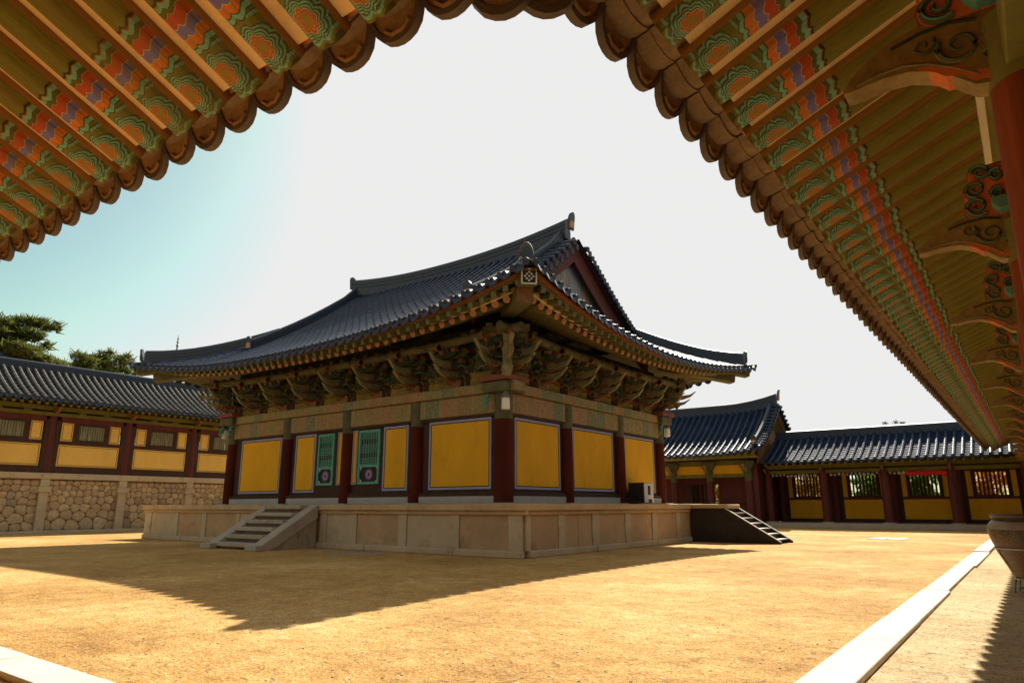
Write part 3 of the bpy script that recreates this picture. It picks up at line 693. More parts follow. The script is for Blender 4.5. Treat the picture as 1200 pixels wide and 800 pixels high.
# eave strips: red board under the tiles, pale strip over the round rafters
def strip(P, us, d, dz, hw, hh, mat, name):
    pts = []
    for u in us:
        p = P(u, d); p.z += dz; pts.append(p)
    MB().sweep(pts, [(-hw,-hh),(hw,-hh),(hw,hh),(-hw,hh)]).build(name, M[mat], hall, 30)
for P, us, e0, e1 in ((F, uL, EA0, EA1), (Sd, uS, EB0, EB1)):
    def inset(q): return [lerp(e0+q, e1-q, i/40) for i in range(41)]
    strip(P, inset(.2), .14, -.085, .05, .03, 'fascia', 'eave_fascia')
    strip(P, inset(.2), .24, -.135, .05, .035, 'greenwood', 'eave_fascia')
    strip(P, inset(.75), .71, -.275, .04, .05, 'palestrip', 'rafter_strip')
# rafters
hr = MB().ring([(0,0,0),(2.2,0,0)], .10, 14).mesh('rafter'); hr.materials.append(M['hrafter'])
hf = MB().box(0, 1.4, -.06, .06, -.065, .065).mesh('flying_rafter'); hf.materials.append(M['hfly'])
def rafters(P, e0, e1, n, outv):
    outv = V(outv)
    for i in range(n):
        u = lerp(e0+.55, e1-.55, i/(n-1)); wdist = min(u-e0, e1-u)
        # fan out near the corners: inner ends pulled towards the corner column
        lim = 2.45; fan = max(0, (2.9-wdist)/2.9)
        sgn = 1 if u-e0 < e1-u else -1
        for nm, me, d0, dz, d1 in (('rafter', hr, .80, -.415, 2.6), ('flying_rafter', hf, .26, -.235, 1.5)):
            if wdist < d0+.12: continue
            a = P(u, d0); a.z += dz
            ui = u + sgn*fan*1.35*(d1-d0)/1.8; b = P(ui, d1)
            b.z = a.z + (d1-d0)*(.40 if nm == 'rafter' else .30)
            ax = (b-a).normalized(); ay = V((0,0,1)).cross(ax).normalized(); az = ax.cross(ay)
            frame(link(nm, me, hall), a, ax, ay, az)
rafters(F, EA0, EA1, 49, (0,-1,0)); rafters(Sd, EB0, EB1, 38, (1,0,0))
# corner beams (hip rafters) with painted ends
for (P, ea_, eb_, sx, sy) in ((F, EA0, EB0, 1, -1), (Sd, EA0, EB1, 1, 1), (F, EA1, EB0, -1, -1)):
    dv = V((sx*D2, sy*D2, 0)); tip = h(ea_, eb_, 0) + dv*.12; lat = V((-dv.y, dv.x, 0))
    tip.z = zr(.2, .2) - .26
    q = MB().obox((0,0,0), (1.6,0,0), (0,.19,0), (0,0,.19)).build('corner_beam', M['greenwood'], hall, 35, .02)
    ax = (-dv + V((0,0,.16))).normalized(); ay = V((0,0,1)).cross(ax).normalized(); frame(q, tip+ax*1.6, ax, ay, ax.cross(ay))
    e = MB().box(-1.615, -1.60, -.17, .17, -.17, .17); e.build('painted_end', M['emblem_dark'], q)
    e = MB()
    for (y0, y1, z0, z1) in ((-.17,.17,.15,.18),(-.17,.17,-.18,-.15),(-.18,-.15,-.15,.15),(.15,.18,-.15,.15)): e.box(-1.62,-1.612,y0,y1,z0,z1)
    for k in range(8):
        an = k*math.pi/4; rq = .075 if k % 2 else .095; e.ring([(-1.622,rq*math.cos(an),rq*math.sin(an)),(-1.612,rq*math.cos(an),rq*math.sin(an))], .024, 8)
    e.ring([(-1.622,0,0),(-1.612,0,0)], .024, 10); e.build('painted_flower', M['cream'], q)
    q2 = MB().obox((0,0,0), (1.5,0,0), (0,.21,0), (0,0,.19)).build('corner_beam', M['greenwood'], hall, 35, .04)
    t2 = tip - dv*.62 + V((0,0,-.26)); frame(q2, t2+ax*1.5, ax, ay, ax.cross(ay))
    MB().box(-1.512,-1.498,-.18,.18,-.16,.16).build('painted_end', M['ochreblock'], q2)
# ridges
rz = lambda a: .30 + .34*(abs(a-AC)/(AC-2.1))**2.2
pts = []
for i in range(25):
    a = lerp(2.2, A0+A1-2.2, i/24); p = F(a, DR); p.z = 10.18 + .42*(abs(a-AC)/(AC-2.1))**2.2; pts.append(p)
ridge('main_ridge', pts, hall, 1.05)
ridge_end('ridge_end_tile', pts[0]+V((.08,0,.1)), (1,0,0), hall, .62, .34); ridge_end('ridge_end_tile', pts[-1]+V((-.08,0,.1)), (-1,0,0), hall, .62, .34)
for a_, P in ((2.42, F), (A0+A1-2.42, F), (2.42, Bk), (A0+A1-2.42, Bk)):
    pts = [P(a_, d) for d in [DR-.15, DR-.8, DR-1.6, DR-2.4, DR-3.2, DR-4.0, DR-4.5, DR-5.0]]
    pts = [p + V((0,0,.02)) for p in pts]; pts[0].z += .12
    ridge('descending_ridge', pts, hall, .85)
    o = (pts[-1]-pts[-2]); o.z = 0; ridge_end('ridge_end_tile', pts[-1]+o.normalized()*.05, o, hall, .52, .32)
for (ea_, eb_, sx, sy) in ((EA0,EB0,1,-1),(EA1,EB0,-1,-1),(EA0,EB1,1,1),(EA1,EB1,-1,1)):
    pts = []
    for i in range(10):
        d = lerp(3.5, .30, i/9); e_ = d - fq(d, d); p = h(ea_ + (e_ if sx > 0 else -e_), eb_ + (e_ if sy < 0 else -e_), zr(d, d) + .02 + .10*max(0, (1-d/1.6))**2); pts.append(p)
    ridge('hip_ridge', pts, hall, .85)
    o = V((sx, sy, 0)); near_ = (sx, sy) == (1, -1)
    ridge_end('ridge_end_tile', pts[-1]+o.normalized()*.06+(V((0,0,-.1)) if near_ else V((0,0,0))), o, hall, .30 if near_ else .50, .30)
# rounded corner finial on the near hip end
fz = zr(.15,.15)
fb = V((-(EA0+.16), EB0+.16, fz+.22))
fin = MB().lathe([(.08,-.1),(.155,.0),(.165,.08),(.15,.11),(.17,.13),(.17,.16),(.15,.18),(.17,.20),(.168,.26),(.15,.34),(.11,.42),(.06,.47),(.01,.485)], fb, 18)
fin = fin.build('corner_finial', worn('weathered_finial', (.085,.062,.042), .4, 6, .8, (1,1,1), (.06,.05,.045), .4), hall)
MB().lathe([(.166,.03),(.171,.075),(.166,.09)], fb, 18).build('mortar_band', M['granite_tan'], fin)
# gables
for sgn, av in ((1, VA0), (-1, VA1)):
    ag = av + sgn*.55
    pl = MB(); n = 26
    b0, b1 = EB0+2.6, EB1-2.6
    rnd = [worn('gable_plank', (.30,.19,.10), .3, 4, .75, (1,1,.2)), worn('gable_plank_blue', (.20,.21,.27), .3, 4, .75, (1,1,.2))]
    for i in range(n):
        u0 = lerp(b0, b1, i/n); u1 = lerp(b0, b1, (i+1)/n)-.015
        def top(b): return zr(min(b-EB0, EB1-b), 3.5)-.12
        z0 = zr(2.6, 5)-.1; t0, t1 = top(u0), top(u1)
        if max(t0, t1) < z0+.05: continue
        pl.add([h(ag, u0, z0), h(ag, u1, z0), h(ag, u1, t1), h(ag, u0, t0), h(ag+sgn*.05, u0, z0), h(ag+sgn*.05, u1, z0), h(ag+sgn*.05, u1, t1), h(ag+sgn*.05, u0, t0)],
               [(0,1,2,3),(7,6,5,4),(0,4,5,1),(1,5,6,2),(2,6,7,3),(3,7,4,0)])
    t = NT('gable_planks'); col = t.ramp(t.geo.outputs['Random Per Island'], [(0,(.50,.33,.18)),(.35,(.30,.33,.42)),(.7,(.42,.28,.16)),(1,(.36,.37,.42))])
    t.base(t.mix(t.ramp(t.noise(6,4,.6,t.scale(t.geo.outputs['Position'],(1,1,.25))),[(.4,0),(.7,.7)]), col, (.12,.09,.07)))
    pl.build('gable_planks', t.mat, hall, 0)
    for PP in (F, Bk):
        bb = MB(); dd = [lerp(1.9, DR, i/12) for i in range(13)]; vs = []
        for d in dd:
            p = PP(av + sgn*.22, d)
            for dx in (0, sgn*.07):
                vs += [p + V((-dx,0,-.06)), p + V((-dx,0,-.80+.15*(1-d/DR)))]
        fs = []
        for i in range(12):
            q = i*4; r = q+4; fs += [(q,q+1,r+1,r),(q+2,r+2,r+3,q+3),(q,r,r+2,q+2),(q+1,q+3,r+3,r+1)]
        fs += [(0,2,3,1),(48,49,51,50)]
        bb.add(vs, fs); bb.build('bargeboard', M['maroon'], hall, 30)
        vt = MB(); d = 2.2
        sof = MB(); sv = []
        for dq in dd:
            p = PP(av, dq); sv += [p+V((0,0,-.03)), h(av+sgn*.75, p.y, p.z-.03)]
        sof.add(sv, [(i*2, i*2+1, i*2+3, i*2+2) for i in range(12)]); sof.build('verge_soffit', M['darkwood'], hall, 0)
        while d < DR-.1:
            p = PP(av, d); q = V((-(av+sgn*.62), p.y, p.z))
            out = V((sgn, 0, 0))
            vt.ring([p + out*.10 + V((0,0,.03)), p + V((0,0,.06)), q + V((0,0,.10))], [.098,.098,.085], 10)
            vt.box(*(sorted((p.x+out.x*.09, p.x+out.x*.05))), p.y+.08, p.y+.26, p.z-.20, p.z+.02)
            d += .33
        vt.build('verge_tiles', M['tile_end'], hall, 35)

# ================================================================== STONE PLATFORM
plat = thing('stone_platform', 'raised platform of tan granite slabs carrying the temple hall', 'platform', HO, HR)
LA, LB, PB = 18.3, 12.1, 0.0
MB().box(-LA+.05, -.05, .05, LB-.05, 0, PT-.03).build('core', M['granite_tan'], plat)
def slab(side, u0, u1, z0, z1, t0, t1, mat, name, bev=.012):
    mb = MB()
    if side == 'L': mb.box(-u1, -u0, -t1, -t0, z0, z1)
    else: mb.box(t0, t1, u0, u1, z0, z1)
    return mb.build(name, M[mat], plat, 35, bev)
rngm = random.Random(3)
def face(side, posts, end, seams, total):
    ed = [(0 if side == 'L' else .06, posts[0][1])] + posts[1:]
    for (u0, u1) in posts: slab(side, max(u0, .061 if side == 'S' else 0), u1, .16, .99, -.03, .06, 'granite', 'post')
    us = posts
    for (p, q) in zip(us[:-1], us[1:]):
        cuts = [p[1]] + [s for s in seams if p[1] < s < q[0]] + [q[0]]
        for c0, c1 in zip(cuts[:-1], cuts[1:]):
            slab(side, c0+.008, c1-.008, .16, .99, -.05, .03+rngm.uniform(-.008,.008), rngm.choice(['granite_tan','granite_red','granite_tan']) if side == 'S' else rngm.choice(['granite_tan','granite']), 'wall_slab')
    u = -.02 if side == 'L' else .15
    while u < total:
        L = rngm.uniform(1.3, 2.4); e = min(u+L, total)
        if total-e < .5: e = total
        slab(side, u+.004, e-.004, 0, .165, -.05, .13+rngm.uniform(-.02,.02), 'granite', 'base_course', .02); u = e
    u = -.16 if side == 'L' else .161
    while u < total+.05:
        L = rngm.uniform(1.6, 2.6); e = min(u+L, total+.1)
        if total+.1-e < .7: e = total+.1
        slab(side, u+.003, e-.003, 1.09, PT+rngm.uniform(-.004,.004), -.9, .16, 'granite_cap', 'cap_stone', .018)
        slab(side, u+.003, e-.003, .985, 1.09, -.05, .095, 'granite_cap', 'cap_moulding', .02); u = e
face('L', [(0,.39),(1.96,2.32),(3.84,4.15),(5.85,6.15),(7.2,7.5),(10.75,11.0),(11.78,12.0),(13.85,14.14),(15.78,15.97),(17.8,18.3)], 18.3, [9.1], LA)
face('S', [(.06,.24),(1.45,1.75),(3.12,3.5),(5.0,5.35),(6.78,7.09),(8.6,8.9),(10.45,10.75),(11.8,12.1)], 12.1, [2.42,9.6], LB)
MB().box(-LA+.9, -.9, .9, LB-.05, PT-.05, PT-.006).build('paving', M['granite_cap'], plat)
MB().box(-1.05, -.10, 9.55, 11.3, PT-.002, PT+.02).build('corner_slab', M['granite_cap'], plat)

# stone staircase
sst = thing('stone_staircase', 'weathered six step stone staircase with sloping slab rails on the long side', 'staircase', HO, HR)
s0, s1 = 7.90, 9.78
for i in range(6):
    z1 = PT - (i)*PT/6 - .02; b = -.16-.30*i
    st_ = MB().box(-s1, -s0, b-.33+random.uniform(-.015,.01), b+.02 if i else -.165, z1-.115, z1).build('step', M['rail'] if i % 2 else M['stair'], sst, 35, .018)
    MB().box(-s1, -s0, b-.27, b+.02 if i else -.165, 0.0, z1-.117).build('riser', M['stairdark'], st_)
for u0, u1 in ((7.46, 7.90), (9.78, 10.20)):
    poly = [(-.165, PT+.0), (-2.02, .14), (-2.02, -.02), (-1.70, -.02), (-.165, .86)]
    MB().prism(poly, lambda b, z, t: h(t, b, z), u0, u1).build('slab_rail', M['rail'], sst, 35, .015)
    MB().prism([(-.165,.86),(-1.66,-.02),(-.165,-.02)], lambda b, z, t: h(t, b, z), u0+.05, u1-.05).build('rail_wall', M['stair'], sst, 35)
    MB().box(-u1-.05, -u0+.05, -2.22, -1.98, 0, .16).build('foot_stone', M['rail'], sst, 35, .02)

# dark wooden staircase
wst = thing('wooden_staircase', 'dark wooden staircase with pale worn edges at the right end of the platform', 'staircase', HO, HR)
y0, y1 = 9.62, 10.98
def wz(x): return lerp(1.10, .06, (x-1.32)/(3.05-1.32))
MB().prism([(.12,0),(.12,1.08),(1.32,1.08),(2.95,.07),(2.95,0)], lambda x, z, t: V((x, t, z)), y0+.06, y0+.12).build('side_board', M['stairwood'], wst)
MB().prism([(.12,0),(.12,1.08),(1.32,1.08),(2.95,.07),(2.95,0)], lambda x, z, t: V((x, t, z)), y1-.12, y1-.06).build('side_board', M['stairwood'], wst)
for y in (y0, y1-.06):
    s = MB().prism([(1.28,1.13),(3.08,.04),(3.08,-.0),(2.90,-.0),(1.22,1.03)], lambda x, z, t: V((x, t, z)), y, y+.06).build('stringer', M['stairwood'], wst, 35, .006)
    MB().prism([(1.28,1.135),(3.085,.045),(3.085,.075),(1.28,1.165)], lambda x, z, t: V((x, t, z)), y-.004, y+.064).build('worn_edge', M['whitebox'], s)
for i in range(6):
    x = lerp(1.34, 2.98, (i+.4)/6); z = wz(x)-.06
    MB().box(x-.17, x+.15, y0+.06, y1-.06, z-.04, z).build('tread', M['tread'], wst, 35, .006)
    MB().box(x-.17, x-.15, y0+.06, y1-.06, z, z+.14).build('riser', M['stairwood'], wst)
MB().box(.12, 1.34, y0+.0, y1, 1.075, 1.105).build('landing', M['stairwood'], wst)
MB().box(.17, 1.46, y0-.02, y1-.2, 1.108, 1.24).build('landing_slab', M['granite_cap'], wst, 35, .03)

# box on the platform
bx = thing('equipment_box', 'small dark metal box with white front panel standing on the platform beside the wall', 'equipment box', HO+Matrix.Rotation(HR,3,'Z')@h(.88,7.62,PT), HR)
MB().box(-.30, .26, -.0, .70, .03, .70).build('body', M['blackbox'], bx, 35, .015)
fp = MB(); fp.box(.262,.285,.02,.68,.05,.68); fpo = fp.build('front_panel', M['whitebox'], bx, 35, .008)
MB().box(.284,.292,.27,.45,.30,.60).build('display_window', M['emblem_dark'], fpo); MB().box(.284,.292,.30,.55,.05,.16).build('vent', M['emblem_dark'], fpo)
MB().box(-.34,-.0,-.22,-.02,.0,.22).prism([(-.3,.22),(.2,.06),(.2,0),(-.3,0)], lambda x,z,t: V((x,t,z)), -.24,-.02).build('cable_cover', M['blackbox'], bx)

# white lamps at the hall's corners
def lamp(p, label):
    o = thing('hanging_lamp', label, 'lamp', p, 0, 'white corner lamps of the hall')
    MB().lathe([(.02,-.36),(.10,-.355),(.115,-.32),(.105,-.06),(.09,-.03)], (0,0,0), 20).build('globe', M['lampwhite'], o)
    MB().lathe([(.115,-.05),(.125,-.03),(.10,.03),(.05,.09),(.02,.12),(.02,.30)], (0,0,0), 20).build('cap', M['lampcap'], o)
    return o
RM = Matrix.Rotation(HR, 3, 'Z')
lamp(HO+RM@h(A0-.36, B0-.38, 4.02), 'white lamp hanging at the near corner column of the temple hall')
lamp(HO+RM@h(A1+.36, B0-.20, 4.07), 'white lamp hanging at the far left corner column of the temple hall')
lamp(HO+RM@h(A0-.22, B1+.38, 4.10), 'white lamp hanging at the far right corner column of the temple hall')

# ================================================================== LEFT GALLERY on fieldstone wall
XW = -37.0
def clip(poly, px, py, nx, ny):
    out = []; n = len(poly)
    for i in range(n):
        a = poly[i]; b = poly[(i+1) % n]; da = (a[0]-px)*nx+(a[1]-py)*ny; db = (b[0]-px)*nx+(b[1]-py)*ny
        if da <= 0: out.append(a)
        if (da < 0 < db) or (db < 0 < da): t = da/(da-db); out.append((a[0]+(b[0]-a[0])*t, a[1]+(b[1]-a[1])*t))
    return out
def fieldstones(mb, fn, u0, u1, z0, z1, rng):
    seeds = []; rows = []; z = z0
    while z < z1-.08:
        hh = lerp(.44, .21, (z-z0)/(z1-z0))*rng.uniform(.85, 1.15); u = u0 - rng.uniform(0,.3)
        while u < u1+.2:
            w = hh*rng.uniform(.9, 1.6); seeds.append((u+w/2+rng.uniform(-.04,.04), z+hh/2+rng.uniform(-.28,.28)*hh, hh)); u += w
        z += hh
    for i, (u, w, hh) in enumerate(seeds):
        poly = [(u0,z0),(u1,z0),(u1,z1),(u0,z1)]
        for j, (a, b, _) in enumerate(seeds):
            if i == j: continue
            dx, dy = a-u, b-w
            if dx*dx+dy*dy > 1.6: continue
            poly = clip(poly, (u+a)/2, (w+b)/2, dx, dy)
            if len(poly) < 3: break
        if len(poly) < 3: continue
        cx = sum(p[0] for p in poly)/len(poly); cy = sum(p[1] for p in poly)/len(poly); n0 = len(poly)
        # round the corners a little
        q = []
        for k in range(n0):
            a, b, c = poly[k-1], poly[k], poly[(k+1) % n0]
            for t, s in ((a, .22), (c, .22)): q.append((b[0]+(t[0]-b[0])*s, b[1]+(t[1]-b[1])*s))
        n = len(q); dep = rng.uniform(.03, .075)
        r0 = [fn(cx+(x-cx)*.985, cy+(y-cy)*.985, -.03) for x, y in q]; r1 = [fn(cx+(x-cx)*.94, cy+(y-cy)*.94, dep*.6) for x, y in q]; r2 = [fn(cx+(x-cx)*.72, cy+(y-cy)*.72, dep) for x, y in q]
        mb.add(r0+r1+r2, [(k, (k+1) % n, n+(k+1) % n, n+k) for k in range(n)] + [(n+k, n+(k+1) % n, 2*n+(k+1) % n, 2*n+k) for k in range(n)] + [tuple(range(2*n, 3*n))])
fw = thing('fieldstone_wall', 'tall retaining wall of rounded fieldstones with granite posts under the left gallery', 'wall', (XW, 0, 0))
rng = random.Random(11)
by = [-4.2+3.5*k for k in range(-1, 12)]
MB().box(-3.6, -.06, by[0], by[-1], 0, 2.45).build('backing', M['mortar'], fw)
sm = MB()
for y0_, y1_ in zip(by[:-1], by[1:]):
    if y1_ > 5 and y0_ < 30: fieldstones(sm, lambda u, z, t: V((t-.03, u, z)), y0_+.17, y1_-.17, .12, 2.42, rng)
sm.build('stonework', M['stones'], fw, 60)
for y in by:
    p = MB().box(-.1, .13, y-.19, y+.19, .0, 2.46).build('granite_post', M['granite'], fw, 35, .015)
    MB().box(-.1, .20, y-.27, y+.27, 1.86, 2.12).build('corbel', M['granite'], p, 35, .015)
    MB().box(-.12, .16, y-.16, y+3.34, 2.46, 2.74).build('coping', M['granite'], fw, 35, .02)
MB().box(-.2, .5, by[0], by[-1], -.05, .14).build('footing', M['granite'], fw, 35, .02)

lg = thing('roofed_gallery', 'long left gallery with yellow panels and slatted windows on the fieldstone wall', 'gallery', (XW, 0, 0))
Z0 = 2.75
# local: x outward(+), y along
def lbox(nm, mat, x0, x1, y0, y1, z0, z1, par=lg, bev=0): return MB().box(x0, x1, y0, y1, z0, z1).build(nm, M[mat], par, 35, bev)
def slat_window(par, org, al, w, z0, z1, out, n, mat='slat', th=.022):
    """vertical slats in a dark frame; al = unit along, out = unit outward"""
    al = V(al); out = V(out); org = V(org); fr = MB()
    for u in (0, w): fr.obox(org+al*u+V((0,0,(z0+z1)/2)), al*.06, out*.06, V((0,0,(z1-z0)/2+.06)))
    for z in (z0, z1): fr.obox(org+al*w/2+V((0,0,z)), al*(w/2-.06), out*.055, V((0,0,.05)))
    f = fr.build('slatted_window', M['darkwood'], par)
    s = MB()
    for i in range(n):
        u = w*(i+.5)/n; s.obox(org+al*u+V((0,0,(z0+z1)/2)), (al+out).normalized()*th, (al-out).normalized()*th, V((0,0,(z1-z0)/2-.04)))
    s.build('slats', M[mat], f, 0); return f
for k, (y0_, y1_) in enumerate(zip(by[:-1], by[1:])):
    c = MB().ring([(-.12,y0_,Z0),(-.12,y0_,4.2),(-.12,y0_,5.45)], [.21,.20,.19], 14).build('column', M['maroon'], lg)
    for s in (-1, 1): lbox('jamb_board', 'darkwood', -.12, .02, *( (y0_+.15, y0_+.33) if s > 0 else (y0_-.33, y0_-.15)), Z0, 5.22)
    if y1_ < 4 or y0_ > 30: 
        lbox('wall_panel', 'yellow_pale', -.1, -.02, y0_+.33, y1_-.33, Z0, 5.2); continue
    lbox('bottom_rail', 'darkwood', -.1, .04, y0_+.33, y1_-.33, Z0, 3.05); lbox('middle_rail', 'darkwood', -.1, .03, y0_+.33, y1_-.33, 4.1, 4.24); lbox('header_rail', 'maroon', -.1, .06, y0_+.33, y1_-.33, 5.14, 5.40)
    def yp(a, b, c_, d):
        p = lbox('wall_panel', 'yellow_pale', -.08, -.02, a, b, c_, d)
        e = MB()
        for g0, g1 in ((.05,.075),):
            e.box(-.022,-.012,a+g0,b-g0,c_+g0,c_+g1).box(-.022,-.012,a+g0,b-g0,d-g1,d-g0).box(-.022,-.012,a+g0,a+g1,c_+g1,d-g1).box(-.022,-.012,b-g1,b-g0,c_+g1,d-g1)
        e.build('border_line', M['greenbeam'], p)
    yp(y0_+.37, y1_-.37, 3.07, 4.08)
    yp(y0_+.40, y0_+.92, 4.26, 5.12); yp(y1_-.92, y1_-.40, 4.26, 5.12)
    for yy in (y0_+.92, y1_-1.06): lbox('stud', 'darkwood', -.09, .02, yy, yy+.14, 4.24, 5.14)
    slat_window(lg, (-.05, y0_+1.12, 0), (0,1,0), 3.5-2.24, 4.30, 5.08, (1,0,0), 11, 'slat', .035)
lbox('header_beam', 'greenbeam', -.22, .10, by[0], by[-1], 5.40, 5.56); lbox('eave_beam', 'greenbeam', -.24, .13, by[0], by[-1], 5.66, 5.86)
for y in by:
    for q in (0,):
        poly_sw(MB(), lambda p, z, t: V((p, y+t, z)), [(0,5.62),(.3,5.60),(.5,5.66),(.66,5.78)], [.22,.2,.12,.03], .12).build('eave_bracket', M['ochreblock'], lg)
    for s_ in (1.17, 2.33): lbox('frieze_block', 'greenwood', -.2, .14, y+s_-.16, y+s_+.16, 5.56, 5.66)
# far wall of the gallery: bands with an open slot so daylight shows through the slats
lbox('rear_wall', 'yellow_pale', -3.5, -3.4, by[0], by[-1], Z0, 4.2); lbox('rear_wall', 'darkwood', -3.5, -3.4, by[0], by[-1], 5.02, 5.9)
for y in by:
    MB().ring([(-3.4,y,Z0),(-3.4,y,5.9)], .2, 12).build('rear_column', M['redwood'], lg)
grid = MB()
yy = 5.0
while yy < 28: grid.box(-3.47,-3.43,yy,yy+.10,4.2,5.02); yy += .22
for zz in (4.35,4.53,4.71,4.89): grid.box(-3.48,-3.42,5,28,zz,zz+.05)
grid.build('rear_lattice', M['darkwood'], lg, 0)
lbox('floor', 'granite', -3.5, -.1, by[0], by[-1], 2.45, Z0+.005)
def Lf(y, d): t = d/3.2; return V((1.2-d, y, 6.02 + 1.85*(.75*t+.25*t*t)))
def Lb(y, d): t = d/3.2; return V((-5.2+d, y, 6.02 + 1.85*(.75*t+.25*t*t)))
mb = MB(); roof_slope(mb, Lf, by[0], by[-1], .335, lambda u: 3.2, .085, .32, 5); build_tiles(mb, 'tile_left', lg)
mb = MB(); roof_slope(mb, Lb, by[0], by[-1], .335, lambda u: 3.2, .085, .8, 4); build_tiles(mb, 'tile_left', lg)
mb = MB(); eave_ends(mb, Lf, by[0], by[-1], .335, (1,0,0), .085, .14); mb.build('eave_end_tiles', M['tile_end'], lg)
ridge('main_ridge', [V((-2, y, 7.76)) for y in (by[0], 8, 20, by[-1])], lg, .9)
for PP in (Lf, Lb):
    vs = []
    for q in range(7):
        for y_ in (by[0], by[-1]): p = PP(y_, lerp(.1,3.2,q/6)); p.z -= .13; vs.append(p)
    MB().add(vs, [(q*2, q*2+1, q*2+3, q*2+2) for q in range(6)]).build('eave_board', M['greenbeam'], lg, 30)
lr = MB().ring([(0,0,0),(1.4,0,0)], .075, 8).mesh('rafter'); lr.materials.append(M['greenbeam'])
y = 5.2
while y < 29.5:
    frame(link('rafter', lr, lg), V((1.02, y, 5.84)), V((-1,0,.4)).normalized(), V((0,-1,0)), V((.4,0,1)).normalized()); y += .335
lbox('frieze_board', 'eaveboard', -.2, -.12, by[0], by[-1], 5.5, 6.6)

# ================================================================== FAR GALLERY and GATE
YF = 42.0; FZ = .25
fg = thing('roofed_gallery', 'far gallery with open colonnade and slatted windows across the courtyard end', 'gallery', (0, YF, 0))
def fbox(nm, mat, x0, x1, y0, y1, z0, z1, par=fg, bev=0): return MB().box(x0, x1, y0, y1, z0, z1).build(nm, M[mat], par, 35, bev)
xs = [-12.45+3.06*k for k in range(6)]
fbox('stone_floor', 'granite', -12.6, 4.5, -1.3, 4.6, 0, FZ, fg, .02)
MB().box(-12.6, 4.5, -1.35, -.9, .0, FZ+.006).build('edge_stone', M['rail'], fg, 35, .02)
for x in xs:
    c = MB().ring([(x,0,FZ),(x,0,1.8),(x,0,3.1)], [.23,.22,.20], 14).build('column', M['maroon'], fg)
    MB().ring([(x,0,FZ-.02),(x,0,FZ+.07)], .33, 14).build('base_stone', M['granite'], c)
    MB().ring([(x,2.6,FZ),(x,2.6,3.1)], .21, 12).build('rear_column', M['maroon'], fg)
    fbox('jamb_board', 'darkwood', x-.42, x+.42, 2.62, 2.72, FZ, 3.1)
    poly_sw(MB(), lambda p, z, t: V((x+t, -p, z)), [(0,3.1),(.3,3.08),(.5,3.14),(.62,3.24)], [.24,.22,.12,.03], .13).build('eave_bracket', M['ochreblock'], fg)
for x0, x1 in zip(xs[:-1], xs[1:]):
    w = x1-x0
    p = fbox('wall_panel', 'yellow', x0+.42, x1-.42, 2.60, 2.68, FZ+.2, 1.52); 
    fbox('bottom_rail', 'darkwood', x0+.42, x1-.42, 2.58, 2.7, FZ, FZ+.2); fbox('middle_rail', 'maroon', x0+.42, x1-.42, 2.56, 2.7, 1.52, 1.66)
    fbox('wall_panel', 'yellow', x0+.42, x0+.66, 2.60, 2.68, 1.66, 2.98); fbox('wall_panel', 'yellow', x1-.66, x1-.42, 2.60, 2.68, 1.66, 2.98)
    slat_window(fg, (x0+.72, 2.63, 0), (1,0,0), w-1.44, 1.68, 2.95, (0,-1,0), 9, 'darkwood', .035)
    fbox('header_rail', 'darkwood', x0+.42, x1-.42, 2.58, 2.72, 2.98, 3.15)
fbox('tie_beam', 'greenbeam', xs[0], 4.4, -.11, .11, 2.96, 3.14); fbox('eave_beam', 'greenbeam', xs[0], 4.4, -.14, .14, 3.24, 3.46); fbox('rear_beam', 'darkwood', -13.6, 4.4, 2.5, 2.74, 3.15, 4.2)
def Ff(x, d): t = d/3.2; return V((x, -1.25+d, 3.58 + 1.62*(.72*t+.28*t*t) + .0))
def Fb(x, d): t = d/3.2; return V((x, 5.15-d, 3.58 + 1.62*(.72*t+.28*t*t)))
mb = MB(); roof_slope(mb, Ff, -12.3, 4.4, .385, lambda u: 3.2, .082, .30, 5); build_tiles(mb, 'tile_far', fg)
mb = MB(); roof_slope(mb, Fb, -12.3, 4.4, .385, lambda u: 3.2, .10, .8, 4); build_tiles(mb, 'tile_far', fg)
mb = MB(); eave_ends(mb, Ff, -12.3, 4.4, .385, (0,-1,0), .095, .13); mb.build('eave_end_tiles', M['tile_end'], fg)
ridge('main_ridge', [V((x, 1.95, 5.10)) for x in (-12.3, -6, 0, 4.4)], fg, .95)
for PP in (Ff, Fb):
    vs = []
    for q in range(7):
        for x_ in (-12.4, 4.4): p = PP(x_, lerp(.1,3.2,q/6)); p.z -= .13; vs.append(p)
    MB().add(vs, [(q*2, q*2+1, q*2+3, q*2+2) for q in range(6)]).build('eave_board', M['eaveboard'], fg, 30)
fbox('wing_wall', 'maroon', -13.0, -12.72, -1.0, 2.7, FZ, 3.6)
frm = MB().ring([(0,0,0),(1.5,0,0)], .075, 8).mesh('rafter'); frm.materials.append(M['greenbeam'])
x = -12.2
while x < 1.5:
    frame(link('rafter', frm, fg), V((x, -1.08, 3.42)), V((0,1,.42)).normalized(), V((-1,0,0)), V((0,-.42,1)).normalized()); x += .385

